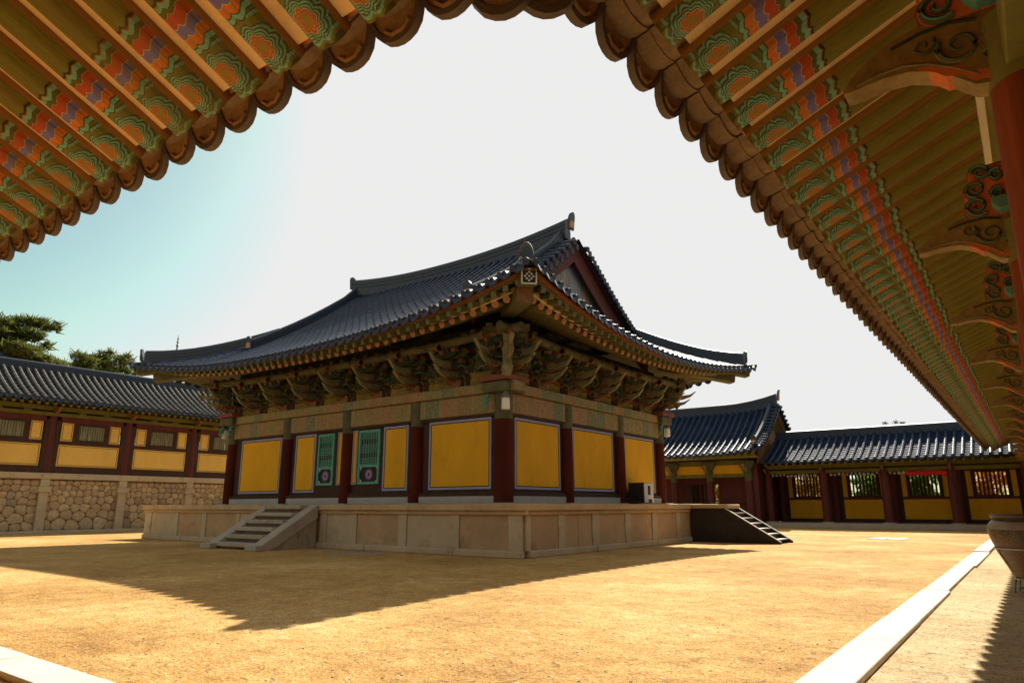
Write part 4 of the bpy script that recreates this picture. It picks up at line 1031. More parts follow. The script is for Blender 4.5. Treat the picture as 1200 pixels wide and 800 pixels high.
gt = thing('temple_gate', 'taller tiled gate with dark red doors and yellow frieze beside the far gallery', 'gate', (0, YF, 0))
def gbox(nm, mat, x0, x1, y0, y1, z0, z1, bev=0): return MB().box(x0, x1, y0, y1, z0, z1).build(nm, M[mat], gt, 35, bev)
gx = [-22.4, -20.1, -17.85, -15.55, -13.25]
gbox('stone_floor', 'granite', -23, -12.62, -1.9, 5.5, 0, FZ-.01, .02)
for x in gx:
    c = MB().ring([(x,-1,FZ),(x,-1,1.6),(x,-1,2.75)], [.24,.23,.21], 14).build('column', M['maroon'], gt)
    MB().ring([(x,-1,2.6),(x,-1,3.15)], .225, 14).build('painted_collar', M['greenwood'], c)
    cp = MB(); cp.prism([(-.12,3.0),(.12,3.0),(.42,3.55),(.42,3.72),(-.42,3.72),(-.42,3.55)], lambda u, z, t: V((x+u, t, z)), -1.36, -1.15); cp.build('winged_bracket', M['greenwood'], gt)
    poly_sw(MB(), lambda p, z, t: V((x+t, -1-p, z)), [(0,3.25),(.4,3.2),(.7,3.3),(.95,3.5)], [.3,.26,.16,.03], .16).build('bracket_tongue', M['horn'], gt)
    MB().ring([(x,3.6,FZ),(x,3.6,3.2)], .22, 12).build('rear_column', M['maroon'], gt)
gbox('tie_beam', 'greenbeam', gx[0], gx[-1], -1.12, -.88, 2.82, 3.02); gbox('frieze_panel', 'yellow', gx[0], gx[-1], -1.05, -.97, 3.02, 3.52); gbox('eave_beam', 'greenbeam', gx[0], gx[-1], -1.15, -.86, 3.52, 3.80)
# doors: left bays closed, one opening, right bay wall
gbox('door_lintel', 'maroon', gx[0], gx[-1], -.2, -.05, 2.45, 2.82)
gbox('door_leaf', 'maroon', -22.3, -17.3, -.2, -.08, FZ, 2.45); gbox('door_leaf', 'maroon', -16.25, -15.75, -.2, -.08, FZ, 2.45)
w = gbox('wall_boards', 'maroon', -15.4, -13.4, -.2, -.08, FZ, 2.45)
gbox('door_frame', 'darkwood', -17.32, -17.17, -.25, .0, FZ, 2.45); gbox('door_frame', 'darkwood', -16.3, -16.15, -.25, .0, FZ, 2.45)
gbox('door_batten', 'redwood', -15.4, -13.4, -.23, -.2, 1.25, 1.33)
def Gf(x, d): t = d/4.5; q = max(0, (x+15.2)/3.2); q2 = max(0, (-20.3-x)/3.2); return V((x, -2.5+d, 4.08 + 3.0*(.66*t+.34*t*t) + .30*max(q,q2)**2*(1-.4*t)))
def Gb(x, d): p = Gf(x, d); return V((x, 4.0-p.y, p.z))
mb = MB(); roof_slope(mb, Gf, -23.4, -12.05, .40, lambda u: 4.5, .085, .30, 5); build_tiles(mb, 'tile_far', gt)
mb = MB(); roof_slope(mb, Gb, -23.4, -12.05, .40, lambda u: 4.5, .105, .8, 4); build_tiles(mb, 'tile_far', gt)
mb = MB(); eave_ends(mb, Gf, -23.4, -12.05, .40, (0,-1,0), .095, .14); mb.build('eave_end_tiles', M['tile_end'], gt)
pts = [V((x, 2.0, Gf(x, 4.5).z-.02+.25*max(0,(x+15.5)/3.3)**2)) for x in [lerp(-23.4, -12.1, i/14) for i in range(15)]]
ridge('main_ridge', pts, gt, 1.0); ridge_end('ridge_end_tile', pts[-1]+V((.05,0,.05)), (1,0,0), gt, .7, .34)
pts = [Gf(-12.45, d)+V((0,0,.04)) for d in (4.4,3.6,2.8,2.0,1.2,.5)]
ridge('descending_ridge', pts, gt, .75); ridge_end('ridge_end_tile', pts[-1]+V((0,-.05,0)), (0,-1,0), gt, .55, .32)
vt = MB(); d = .3
while d < 4.4:
    for PP in (Gf, Gb):
        p = PP(-12.05, d); vt.ring([p+V((.18,0,.0)), p+V((.08,0,.05)), p+V((-.35,0,.09))], [.10,.10,.09], 10)
    d += .31
vt.build('verge_tiles', M['tile_end'], gt)
for PP in (Gf, Gb):
    vs = []
    for i in range(9):
        p = PP(-12.2, lerp(.1, 4.5, i/8)); vs += [p+V((0,0,-.03)), p+V((0,0,-.45)), p+V((-.07,0,-.03)), p+V((-.07,0,-.45))]
    MB().add(vs, [f for i in range(8) for f in ((i*4,i*4+1,i*4+5,i*4+4),(i*4+2,i*4+6,i*4+7,i*4+3),(i*4+1,i*4+3,i*4+7,i*4+5))]).build('bargeboard', M['maroon'], gt, 30)
MB().prism([(-1.0,3.6),(5.0,3.6),(2.0,6.6)], lambda y, z, t: V((t, y, z)), -12.75, -12.68).build('gable_wall', M['ochreblock'], gt, 0)
for PP in (Gf, Gb):
    vs = []
    for i in range(9):
        for q in range(7): p = PP(lerp(-23.4,-12.1,i/8), lerp(.1,4.5,q/6)); p.z -= .14; vs.append(p)
    MB().add(vs, [(i*7+q, i*7+q+1, i*7+q+8, i*7+q+7) for i in range(8) for q in range(6)]).build('eave_board', M['greenbeam'], gt, 30)
x = -20.0
while x < -12.1:
    frame(link('rafter', frm, gt), V((x, -2.3, 3.94)), V((0,1,.5)).normalized(), V((-1,0,0)), V((0,-.5,1)).normalized()); x += .40
gbox('rear_wall', 'darkwood', -22.4, -17.2, 3.5, 3.6, FZ, 4.2); gbox('rear_wall', 'darkwood', -15.9, -13.25, 3.5, 3.6, FZ, 4.2); gbox('rear_wall', 'darkwood', -17.2, -15.9, 3.5, 3.6, 2.6, 4.2)

# prayer lanterns under the far gallery beam
lw = MB().lathe([(.03,0),(.09,-.02),(.11,-.10),(.08,-.17),(.03,-.19)], (0,0,0), 8); lwm = lw.mesh('paper_lantern')
def lantern(x, z, col, label, group, s=1):
    o = link('paper_lantern', col); o.location = (x, YF-.16, z); o.scale = (s,s,s); tag(o, label, 'lantern', group)
me_w = lwm; me_w.materials.append(M['lantern_white']); me_r = lw.mesh('paper_lantern'); me_r.materials.append(M['lantern_red'])
x = -12.1
while x < -5.35:
    if all(abs(x-c) > .3 for c in xs): lantern(x, 2.95+random.uniform(-.05,.0), me_w, 'small white paper lantern hanging in the row under the far gallery beam', 'white lanterns under the far gallery beam', random.uniform(.5,.85))
    x += .21
x = -5.15
while x < -3.45:
    lantern(x, 2.96+random.uniform(-.03,.03), me_r, 'small red paper lantern hanging in the row under the far gallery beam', 'red lanterns under the far gallery beam', random.uniform(1.3,1.5)); x += .16

# ================================================================== NEAR GALLERIES (camera stands under them)
RL = 1.50
def rafter_mesh(L):
    n = 18; sec = []
    for k in range(n):
        q = 2*math.pi*k/n; y = .112*math.cos(q); z = .112*math.sin(q); sec.append((y, max(z, -.094)))
    vs = [(0, y, z) for y, z in sec] + [(L, y, z) for y, z in sec]
    fs = [tuple(range(n))[::-1], tuple(range(n, 2*n))] + [(i, (i+1) % n, (i+1) % n+n, i+n) for i in range(n)]
    m = MB().add(vs, fs).mesh('rafter', 40); m.materials.append(M['rafter']); return m
rm = rafter_mesh(2.0)
def near_gallery(root, E, out, al, us_raf, us_tile, zend, slope, dend, zs, ds, name_mat, corner=None, stuff_after=None):
    """E(u,d,z)->point with d measured inward from the eave line, u along the eave"""
    al = V(al); out = V(out); inn = -out
    ax = (inn + V((0,0,slope))).normalized(); ay = V((0,0,1)).cross(ax).normalized(); az = ax.cross(ay)
    far = MB()
    for i, u in enumerate(us_raf):
        d0 = dend + random.uniform(-.012,.012)
        if stuff_after and i >= stuff_after:
            o = E(u, d0, zend+.094+slope*0); far.ring([o, o+ax*2.0], .11, 8); continue
        frame(link('rafter', rm, root), E(u, d0, zend+.094+random.uniform(-.006,.006)), ax, ay, az)
    if far.v:
        o = far.build('rafters_far', M['greenbeam'], root); o['kind'] = 'stuff'
    # tile undersides + drop tiles
    blk = MB(); sc = MB(); rim = MB(); up = V((0,0,1))
    def drop_tile(u, d, w, dv, k=1.0, dz=0):
        """one hanging end tile: thin plate, thick rim, moulded swag; dv = direction it faces"""
        j = random.uniform(-.012,.012); dv = V(dv).normalized(); lt = V((-dv.y, dv.x, 0))
        c2 = E(u, d, zs+.19+dz); tilt = .30+j*2
        def pf(a, b, t): return c2 + lt*a + up*b + dv*(t - b*tilt)
        arc = [(-w,.03),(-w*1.0,-.02),(-w*.93,-.065),(-w*.80,-.125),(-w*.54,-.176),(-w*.26,-.198),(0,-.205),(w*.26,-.198),(w*.54,-.176),(w*.80,-.125),(w*.93,-.065),(w*1.0,-.02),(w,.03)]
        arc = [(a, b*k) for a, b in arc]
        sc.prism([(a*.97, b*.96) for a, b in arc], pf, 0, .014)
        inner = [(a*.87, b*.84+.004) for a, b in arc]
        n = len(arc); vs = []
        for t in (-.014, .034): vs += [pf(a, b, t) for a, b in arc] + [pf(a, b, t) for a, b in inner]
        fs = []
        for q in range(n-1):
            fs += [(q, q+1, n+q+1, n+q), (2*n+q, 3*n+q, 3*n+q+1, 2*n+q+1), (q, 2*n+q, 2*n+q+1, q+1), (n+q, n+q+1, 3*n+q+1, 3*n+q)]
        rim.add(vs, fs)
        sc.ring([pf(-.09,-.08,-.002), pf(-.04,-.118,-.006), pf(.04,-.118,-.006), pf(.09,-.08,-.002)], .016, 6)
    for u in us_tile:
        w = .187
        # pan tile seen from below: shallow trough bulging downwards, in two overlapping courses
        for (da, db, dz, sg) in ((.05, dend*.62, .185, .045), (dend*.55, dend+.12, .222, .045)):
            n = 8; vs = []
            jz = random.uniform(-.006,.006)
            for dd in (da, db):
                for q in range(n+1):
                    a = lerp(-1, 1, q/n); p = E(u, dd, zs+dz+jz - sg*(1-a*a) + (dd-da)*.25) + al*a*(w-.004); vs.append(p)
            for dd in (da, db):
                for q in range(n+1):
                    a = lerp(-1, 1, q/n); p = E(u, dd, zs+dz+jz+.03 - sg*(1-a*a) + (dd-da)*.25) + al*a*(w-.004); vs.append(p)
            m_ = n+1
            fs = [(q, q+1, m_+q+1, m_+q) for q in range(n)] + [(2*m_+q, 3*m_+q, 3*m_+q+1, 2*m_+q+1) for q in range(n)] + [(q, 2*m_+q, 2*m_+q+1, q+1) for q in range(n)] + [(m_+q, m_+q+1, 3*m_+q+1, 3*m_+q) for q in range(n)]
            blk.add(vs, fs)
        drop_tile(u, .06, w, out, random.uniform(.76,.84), -.025)
    if corner:
        for (u, d, w, dv, k, dz) in corner: drop_tile(u, d, w, dv, k, dz)
    blk.build('pan_tiles', M['brownblock'], root, 30); sc.build('drop_tiles', M['nearscallop'], root, 40); rim.build('drop_tile_rims', M['rimtile'], root, 40)
ngr = thing('roofed_gallery', 'right gallery overhead with painted rafters, red columns and carved winged brackets', 'gallery')
ngf = thing('roofed_gallery', 'front gallery overhead at upper left with flower painted rafter ends', 'gallery')
EXR, EYF = -1.608, 2.241
YEND = 41.0
# right gallery: u = y, out = -x
nR = int((YEND-2.45)/.38)
near_gallery(ngr, lambda u, d, z: V((EXR+d, u, z)), (-1,0,0), (0,1,0), [2.48+.38*k for k in range(nR)], [2.35+.38*k for k in range(nR)], 3.735, .44, .27, 3.70, 0, '', None, 98)
near_gallery(ngf, lambda u, d, z: V((u, EYF-d, z)), (0,1,0), (1,0,0), [-1.95-.373*k for k in range(34)], [-2.02-.373*k for k in range(34)], 3.575, .46, .20, 3.62, 0, '', [(-1.79, -.07, .20, (-.35,1,0), 1.15, .02), (-1.60, -.22, .20, (-1,1,0), 1.2, .05)])
# corner drop tiles at the valley
# soffit plaster between rafters and boarded roof above
def quad(nm, mat, root, pts): return MB().add(pts, [(0,1,2,3)]).build(nm, M[mat], root, 0)
def sofR(x): return 3.735+.112+.44*(x-(EXR+.27))
def sofF(y): return 3.575+.112+.46*((EYF-.20)-y)
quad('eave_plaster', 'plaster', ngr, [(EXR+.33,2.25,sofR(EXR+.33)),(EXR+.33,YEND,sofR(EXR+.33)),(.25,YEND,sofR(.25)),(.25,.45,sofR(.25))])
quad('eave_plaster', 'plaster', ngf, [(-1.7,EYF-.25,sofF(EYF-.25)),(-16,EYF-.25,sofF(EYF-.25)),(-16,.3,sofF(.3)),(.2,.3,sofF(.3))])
MB().box(EXR+.22, EXR+.30, 2.3, YEND, 3.925, 3.985).build('eave_batten', M['orange'], ngr, 30)
MB().box(-16, -1.75, EYF-.26, EYF-.18, 3.765, 3.82).build('eave_batten', M['orange'], ngf, 30)
# valley beam
MB().ring([(-1.45,2.0,3.78),(.25,.4,4.55)], .13, 12).build('valley_beam', M['greenbeam'], ngr)
# columns, brackets and purlin on the right
cy = [.70+2.72*k for k in range(15)]
CX = .245
def scroll(mb, cx, cz, r, turns, fn, th=.018, start=0, sg=1):
    pts = []
    for i in range(26):
        q = start + sg*turns*2*math.pi*i/25; rr = r*(1-.82*i/25); pts.append(fn(cx+rr*math.cos(q), cz+rr*math.sin(q)))
    mb.ring(pts, [th*(1-.5*i/25) for i in range(26)], 6)
def wing_bracket(root, y, first=False):
    """lower arm ends in a beak; upper block carries scrolls.  p outward (-x), z up"""
    fn = lambda p, z, t: V((CX-p, y+t, z))
    arm = poly_sw(MB(), fn, [(.05,3.15),(.20,3.17),(.32,3.235),(.44,3.25),(.54,3.235),(.62,3.205),(.68,3.175),(.72,3.15)], [.38,.36,.27,.20,.155,.11,.07,.015], .13)
    a = arm.build('winged_arm', M['wingwood'], root, 40)
    poly_sw(MB(), fn, [(.02,2.985),(.10,2.99),(.16,3.03),(.20,3.03),(.25,3.085),(.30,3.09),(.34,3.125),(.40,3.145)], [.05,.06,.045,.05,.045,.05,.04,.015], .135).build('orange_underside', M['orange'], a, 30)
    for sd in (-1, 1):
        s = MB(); g2 = lambda p, z: V((CX-p, y+sd*.068, z))
        scroll(s, .235, 3.20, .085, 1.4, g2, .014, .5, -1); s.build('carved_scroll', M['scrollgreen'], a)
        s = MB(); scroll(s, .37, 3.25, .05, 1.2, g2, .010, 2.5, 1); s.build('carved_scroll', M['scrollgreen'], a)
        s = MB(); s.ring([g2(.16,3.30), g2(.26,3.325), g2(.38,3.32), g2(.5,3.29)], .008, 6); s.build('carved_line', M['darkgreen'], a)
    for sd in (-1, 1):
        g2 = lambda p, z: V((CX-p, y+sd*.0685, z))
        s = MB(); s.ring([g2(.18,3.03), g2(.27,3.10), g2(.36,3.155), g2(.46,3.185), g2(.56,3.18), g2(.66,3.16)], .006, 6); s.build('pale_line', M['horn'], a)
        s = MB(); scroll(s, .235, 3.20, .10, 1.2, g2, .006, .5, -1); s.build('pale_line', M['horn'], a)
        s = MB(); s.ring([g2(.13,3.07), g2(.15,3.12), g2(.12,3.17), g2(.14,3.23), g2(.11,3.28)], .009, 6); s.build('carved_line', M['teal'], a)
    up = MB(); lob = []
    for (c, z, r, a0, a1) in ((.30,3.42,.085,-110,60),(.30,3.56,.075,-60,80),(.26,3.69,.07,-40,120)):
        for i in range(7):
            q = R(lerp(a0, a1, i/6)); lob.append((c+r*math.cos(q), z+r*math.sin(q)))
    poly = [(.02,3.34)] + lob + [(.02,3.76)]
    b = MB().prism(poly, fn, -.06, .06).build('scroll_block', M['redpaint'], root, 30)
    MB().prism([(lerp(.14, p, .97), lerp(3.56, z, .97)-.012) for p, z in poly], fn, -.072, .072).build('orange_edge', M['orange'], b, 30)
    for sd in (-1, 1):
        g3 = lambda p, z: V((CX-p, y+sd*.076, z))
        for (c, z, r, st_, d_) in ((.29,3.425,.082,-2.2,1),(.285,3.565,.072,-1.6,1),(.24,3.69,.065,.2,1),(.15,3.50,.05,2,-1),(.14,3.65,.05,2,-1)):
            sg = MB(); scroll(sg, c, z, r, 1.5, g3, .021, st_, d_); sg.build('green_scroll', M['scrollgreen'], b)
            sw = MB(); scroll(sw, c, z, r, 1.5, lambda p, z: V((CX-p, y+sd*.094, z)), .006, st_, d_); sw.build('teal_outline', M['teal'], b)
    MB().prism([(.0,3.34),(.16,3.34),(.20,3.39),(.20,3.45),(.0,3.45)], fn, -.17, .17).build('bearing_block', M['teal'], root, 35, .01)
for k, y in enumerate(cy):
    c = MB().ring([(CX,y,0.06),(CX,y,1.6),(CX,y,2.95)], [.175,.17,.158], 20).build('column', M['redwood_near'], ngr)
    MB().ring([(CX,y,2.95),(CX,y,3.28)], .162, 20).build('painted_collar', M['greenbeam'], c)
    MB().lathe([(.26,0),(.26,.03),(.21,.06)], (CX,y,0), 20).build('base_stone', M['kerb'], c)
    if k >= 1: wing_bracket(ngr, y)
    MB().ring([(2.9,y,0),(2.9,y,3.6)], .17, 12).build('rear_column', M['redwood_near'], ngr)
MB().box(CX-.09, CX+.09, .4, YEND, 3.0, 3.25).build('tie_beam', M['greenbeam'], ngr, 35, .01)
MB().box(CX-.05, CX+.05, .4, YEND, 3.25, 3.72).build('frieze_board', M['redpaint'], ngr)
MB().box(CX-.07, CX+.07, .4, YEND, 3.73, 3.88).build('purlin_support', M['teal'], ngr, 35, .01)
MB().ring([(CX,.4,4.02),(CX,YEND,4.02)], .14, 14).build('purlin', M['greenbeam'], ngr)
MB().box(CX-.185, CX-.06, .5, YEND, 4.10, 4.75).build('wall_plaster', M['whiteplaster'], ngr)
MB().box(2.86, 2.96, -2, YEND, 0, 4.6).build('rear_wall', M['yellow'], ngr)
# front gallery supports: wall line at y=.4 and the wall behind the camera
CYF = .42
for k in range(1, 6):
    x = CX - 3.4 - 2.9*k
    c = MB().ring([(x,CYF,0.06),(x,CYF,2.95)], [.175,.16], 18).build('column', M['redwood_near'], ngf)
    MB().lathe([(.26,0),(.26,.03),(.21,.06)], (x,CYF,0), 18).build('base_stone', M['kerb'], c)
MB().box(-16, -6, CYF-.09, CYF+.09, 3.0, 3.25).build('tie_beam', M['greenbeam'], ngf, 35, .01)
MB().ring([(-16,CYF,4.02),(CX,CYF,4.02)], .14, 14).build('purlin', M['greenbeam'], ngf)
MB().box(-16, 0.1, CYF-.02, CYF+.10, 4.15, 4.75).build('wall_plaster', M['whiteplaster'], ngf)
MB().box(-16, 3, -2.5, -2.4, 0, 4.6).build('rear_wall', M['yellow'], ngf)
# tiled roofs above
def Rf(y, d): return V((EXR+.02+d, y, 3.98+.46*d))
def Rb(y, d): return V((4.75-d, y, 3.98+.46*d))
def Wf(x, d): return V((x, EYF-.02-d, 3.90+.46*d))
def Wb(x, d): return V((x, -4.1+d, 3.90+.46*d))
dv_ = lambda y: 3.15 if y > 2.3 else max(0, 3.15)
mb = MB(); roof_slope(mb, Rf, 2.16, YEND, .38, lambda u: 3.15, .10, .8, 5); build_tiles(mb, 'tile_far', ngr)
mb = MB(); roof_slope(mb, Rb, -4, YEND, .38, lambda u: 3.15, .10, 1.2, 4); build_tiles(mb, 'tile_far', ngr)
mb = MB(); roof_slope(mb, Wf, -16, -1.83, .373, lambda u: 3.15, .10, .8, 5); build_tiles(mb, 'tile_far', ngf)
mb = MB(); roof_slope(mb, Wb, -16, 1.5, .373, lambda u: 3.15, .10, 1.2, 4); build_tiles(mb, 'tile_far', ngf)
# corner filling of the L: boarded roof over the camera
MB().add([(-1.7,2.2,3.95),(1.57,-.93,5.38),(1.57,2.2,5.42)], [(0,1,2)]).add([(-1.7,2.2,3.93),(-1.7,-.93,5.32),(1.57,-.93,5.36)], [(0,1,2)]).build('valley_tiles', M['tile_far'], ngr, 0)
ridge('main_ridge', [V((1.57,-1,5.36)), V((1.57,YEND,5.36))], ngr, .9); ridge('main_ridge', [V((-16,-.93,5.3)), V((1.57,-.93,5.3))], ngf, .9)

# ================================================================== JAR on its stand
jr = MB().lathe([(.02,.0),(.25,.0),(.26,.03),(.31,.14),(.405,.32),(.475,.50),(.505,.62),(.515,.66),(.50,.70),(.485,.735),(.45,.775),(.425,.79),(.42,.81),(.445,.825),(.455,.845),(.445,.865),(.425,.872),(.40,.865),(.39,.83),(.40,.70),(.3,.3),(.1,.05),(.02,.04)], (0,0,0), 64)
def jar_mat():
    t = NT('brown_glazed_jar'); o = t.tc.outputs['Object']; x, y, z = t.sep(o)[:3]
    n = t.noise(6, 5, .65, t.scale(o, (1,1,.5))); zz = t.m('ADD', z, t.m('MULTIPLY', t.m('SUBTRACT', n, .5), .02))
    band = t.ramp(zz, [(0,(.11,.056,.02)),(.45,(.085,.04,.014)),(.655,(.03,.017,.009)),(.668,(.24,.18,.125)),(.765,(.21,.155,.105)),(.775,(.05,.03,.016)),(.85,(.085,.05,.027))], False)
    w = t.n('ShaderNodeTexWave', wave_type='RINGS'); w.inputs['Scale'].default_value = 1.4; w.inputs['Distortion'].default_value = 1.5; t.put(w.inputs['Vector'], t.scale(o, (1,1,1)))
    col = t.mix(t.m('MULTIPLY', t.ramp(n, [(.45,0),(.65,1)]), .5), band, (.13,.075,.04))
    v = t.n('ShaderNodeTexMagic', turbulence_depth=3); t.put(v.inputs['Vector'], t.scale(o, (5,5,7)))
    col = t.mix(t.m('MULTIPLY', t.m('MULTIPLY', t.ramp(t.sep(v.outputs['Color'])[0], [(.75,0),(.85,1)]), .25), t.m('LESS_THAN', z, .65)), col, (.36,.25,.15))
    t.base(col); t.rough(.45); t.b.inputs['Specular IOR Level'].default_value = .3; t.bump(n, .08, .01); return t.mat
JX, JY = -.13, 12.55
j = jr.build('onggi_jar', jar_mat(), None, 30); j.location = (JX, JY, .20); tag(j, 'big brown glazed storage jar with a pale shoulder band by the right edge', 'jar')
jst = thing('jar_stand', 'thin metal rod stand with hoops holding up the brown jar', 'stand', (JX, JY, 0))
def hoop(r, z, th): return MB().ring([V((r*math.cos(2*math.pi*i/48), r*math.sin(2*math.pi*i/48), z)) for i in range(49)], th, 6, False)
hoop(.262, .19, .012).build('lower_hoop', M['metal'], jst); hoop(.245, .05, .009).build('foot_hoop', M['metal'], jst); hoop(.452, .60, .010).build('upper_hoop', M['metal'], jst)
for k in range(6):
    q = 2*math.pi*k/6+.35; e = V((math.cos(q), math.sin(q), 0)); MB().ring([e*.30, e*.262+V((0,0,.19)), e*.335+V((0,0,.36)), e*.455+V((0,0,.60))], .011, 6).build('leg', M['metal'], jst)

# ================================================================== TREES, PAGODA, FAR ROOF
def leaves(mb, c, rad, n, size, rng, needle=False):
    for _ in range(n):
        while True:
            q = V((rng.uniform(-1,1), rng.uniform(-1,1), rng.uniform(-1,1)))
            if q.length <= 1: break
        p = V(c) + V((q.x*rad[0], q.y*rad[1], q.z*rad[2]))
        a = V((rng.gauss(0,1), rng.gauss(0,1), rng.gauss(0,.6)+(.5 if needle else 0))).normalized(); b = a.cross(V((rng.gauss(0,1), rng.gauss(0,1), rng.gauss(0,1)))).normalized()
        s = size*rng.uniform(.6, 1.3)
        if needle: mb.add([p-b*s*.16, p+b*s*.16, p+a*s*1.5+b*s*.05, p+a*s*1.5-b*s*.05], [(0,1,2,3)])
        else: mb.add([p-a*s*.6, p+b*s*.35, p+a*s*.6, p-b*s*.35], [(0,1,2,3)])
def tree(name, label, base, clumps, trunk_top, leafm, n, size, needle, seed, r0=.35, group=None, cat='tree'):
    rng = random.Random(seed); o = thing(name, label, cat, base, 0, group)
    tp = V(trunk_top)-V(base); tk = MB(); m = [V((0,0,0)), tp*.35+V((rng.uniform(-.4,.4),rng.uniform(-.4,.4),0)), tp*.7+V((rng.uniform(-.5,.5),rng.uniform(-.5,.5),0)), tp]
    tk.ring(m, [r0, r0*.75, r0*.5, r0*.12], 8)
    cr = MB()
    for (x, y, z, rx, ry, rz_) in clumps:
        c = V((x, y, z)) - V(base)
        h_ = min(max((c.z-.6)/max(tp.z,.1), .15), .95); st_ = tp*h_
        tk.ring([st_, (st_+c)*.5+V((0,0,-.15)), c], [r0*.28*(1.1-h_)+.03, r0*.16, .02], 5)
        leaves(cr, c, (rx, ry, rz_), int(n*rx*ry*rz_*rng.uniform(.8,1.2)**1)+20, size, rng, needle)
        for _ in range(4):
            q = V((rng.gauss(0,1), rng.gauss(0,1), rng.gauss(0,.5))).normalized(); c2 = c+V((q.x*rx, q.y*ry, q.z*rz_)); leaves(cr, c2, (rx*.35, ry*.35, rz_*.35), int(n*rx*ry*rz_*.06)+10, size, rng, needle)
    tk.build('trunk', M['trunk'], o, 50); cr.build('crown', M[leafm], o, 0, 0, False); return o
rng = random.Random(5); cl = []
# big pine (x=-54): silhouette falls from the top left to the roof at right
def pad(y, z, w, hh=.45, x=-54): cl.append((x+rng.uniform(-1.2,1.2), y, z-.55-(.35 if y > 17 else 0), w*.9, w, hh*.85))
for (y, z, w) in ((15.2,13.6,1.3),(16.6,13.9,.7),(17.6,14.25,.5),(18.3,14.15,.35),(14.6,12.6,1.6),(16.6,12.9,1.1),(17.9,12.7,.5),(18.3,12.95,.25),(15.6,11.7,1.9),(17.8,11.9,.9),(13.2,13.2,1.5),(17.2,10.9,1.6),(19.0,11.6,.45),(19.5,11.75,.25),(16.0,10.2,2.0),(18.8,10.5,1.0),(20.0,10.8,.35),(19.6,9.8,.9),(14.2,11.4,1.6),(13.0,10.5,1.8)): pad(y, z, w)
tree('pine_tree', 'large dark spreading pine rising behind the left gallery roof at picture edge', (-54, 14.5, 0), cl, (-54.2, 15.4, 13.6), 'pine', 1500, .30, True, 1, .42, 'pines behind the left gallery')
cl = []
for (y, z, w) in ((22.6,12.0,.7),(21.9,11.3,.7),(22.9,11.4,1.0),(24.0,11.0,1.1),(23.0,10.6,1.3),(24.6,12.5,.8),(25.3,12.9,.55),(25.8,12.2,.9),(25.0,11.6,1.2),(26.4,11.6,.8),(26.9,11.3,.5),(24.6,10.4,1.6),(26.6,10.6,1.2),(22.3,10.2,1.0)): cl.append((-60+rng.uniform(-1,1), y, z+.75, w*.8, w*.85, w*.6))
tree('pine_tree', 'smaller open crowned pine between the large pine and the hall roof', (-60, 24.4, 0), cl, (-60, 24.6, 13.0), 'pine', 900, .30, True, 2, .3, 'pines behind the left gallery')
# trees seen through the far gallery's slats and the gate opening
def bush(name, label, x, y, zt, leafm, seed, w=1.6, grp='trees behind the far gallery'):
    r = random.Random(seed); cl = [(x+r.uniform(-w,w)*.7, y+r.uniform(-.6,.6), lerp(.9, zt-.7, i/8), w*.62, .7, .62) for i in range(9)]
    tree(name, label, (x, y, 0), cl, (x, y, zt-.6), leafm, 620, .19, False, seed, .13, grp)
bush('autumn_tree', 'yellow autumn tree seen through the leftmost slatted window of the far gallery', -11.8, 49.2, 3.9, 'autumn', 21)
bush('green_tree', 'green tree seen through the second slatted window from the gate', -8.6, 49.4, 3.9, 'greenleaf', 22)
bush('green_tree', 'dark green tree behind the slatted window under the red lanterns', -5.4, 49.6, 3.9, 'greenleaf', 23)
bush('autumn_tree', 'bright orange autumn tree seen through the rightmost slatted window', -2.0, 49.3, 3.9, 'orangeleaf', 24)
bush('autumn_tree', 'second orange autumn tree behind the rear right end of the far gallery', 1.2, 49.3, 3.9, 'orangeleaf', 25)
bush('autumn_tree', 'yellow leaved tree seen through the opening of the red gate', -18.6, 50.5, 4.2, 'autumn', 26, 1.9)
bush('green_shrub', 'low green shrub seen through the opening of the red gate', -17.6, 48.6, 1.5, 'greenleaf', 27, .8)
# slim top of a bare tree above the far ridge
def twig(label, x, y, zt, seed):
    r = random.Random(seed); o = thing('tall_sapling', label, 'tree', (x, y, 0), 0, 'saplings behind the far gallery'); t_ = MB(); t_.ring([(0,0,0),(.1,0,zt*.6),(0,0,zt)], [.06,.04,.015], 6); t_.build('trunk', M['trunk'], o)
    c = MB()
    for _ in range(3): leaves(c, (r.uniform(-.1,.1), 0, zt-r.uniform(0,.12)), (.16,.14,.09), 14, .1, r)
    c.build('crown', M['pine'], o, 0, 0, False)
twig('thin sapling tip left of the other two above the far ridge', -7.0, 49.5, 6.33, 1); twig('thin sapling tip between the other two above the far ridge', -6.5, 49.5, 6.40, 2); twig('thin sapling tip right of the other two above the far ridge', -6.0, 49.5, 6.30, 3)
# pagoda behind the hall: only its finial shows over the roof
pg = thing('stone_pagoda', 'stone pagoda whose ringed finial pokes up behind the hall roof', 'pagoda', (-50, 25.4, 0))
MB().box(-2,2,-2,2,0,1.2).box(-1.5,1.5,-1.5,1.5,1.2,3.6).box(-1.9,1.9,-1.9,1.9,3.6,4.0).box(-1.2,1.2,-1.2,1.2,4.0,6.0).box(-1.6,1.6,-1.6,1.6,6.0,6.4).box(-.9,.9,-.9,.9,6.4,8.0).box(-1.3,1.3,-1.3,1.3,8.0,8.35).build('body', M['granite'], pg, 35, .04)
MB().lathe([(.45,8.35),(.5,8.8),(.2,9.1),(.10,9.3),(.10,10.2),(.15,12.5),(.07,12.62),(.05,12.8),(.12,12.9),(.05,13.0),(.045,13.1),(.10,13.18),(.045,13.26),(.035,13.36),(.075,13.43),(.03,13.5),(.01,13.72)], (0,0,0), 16).build('finial', M['lampcap'], pg)
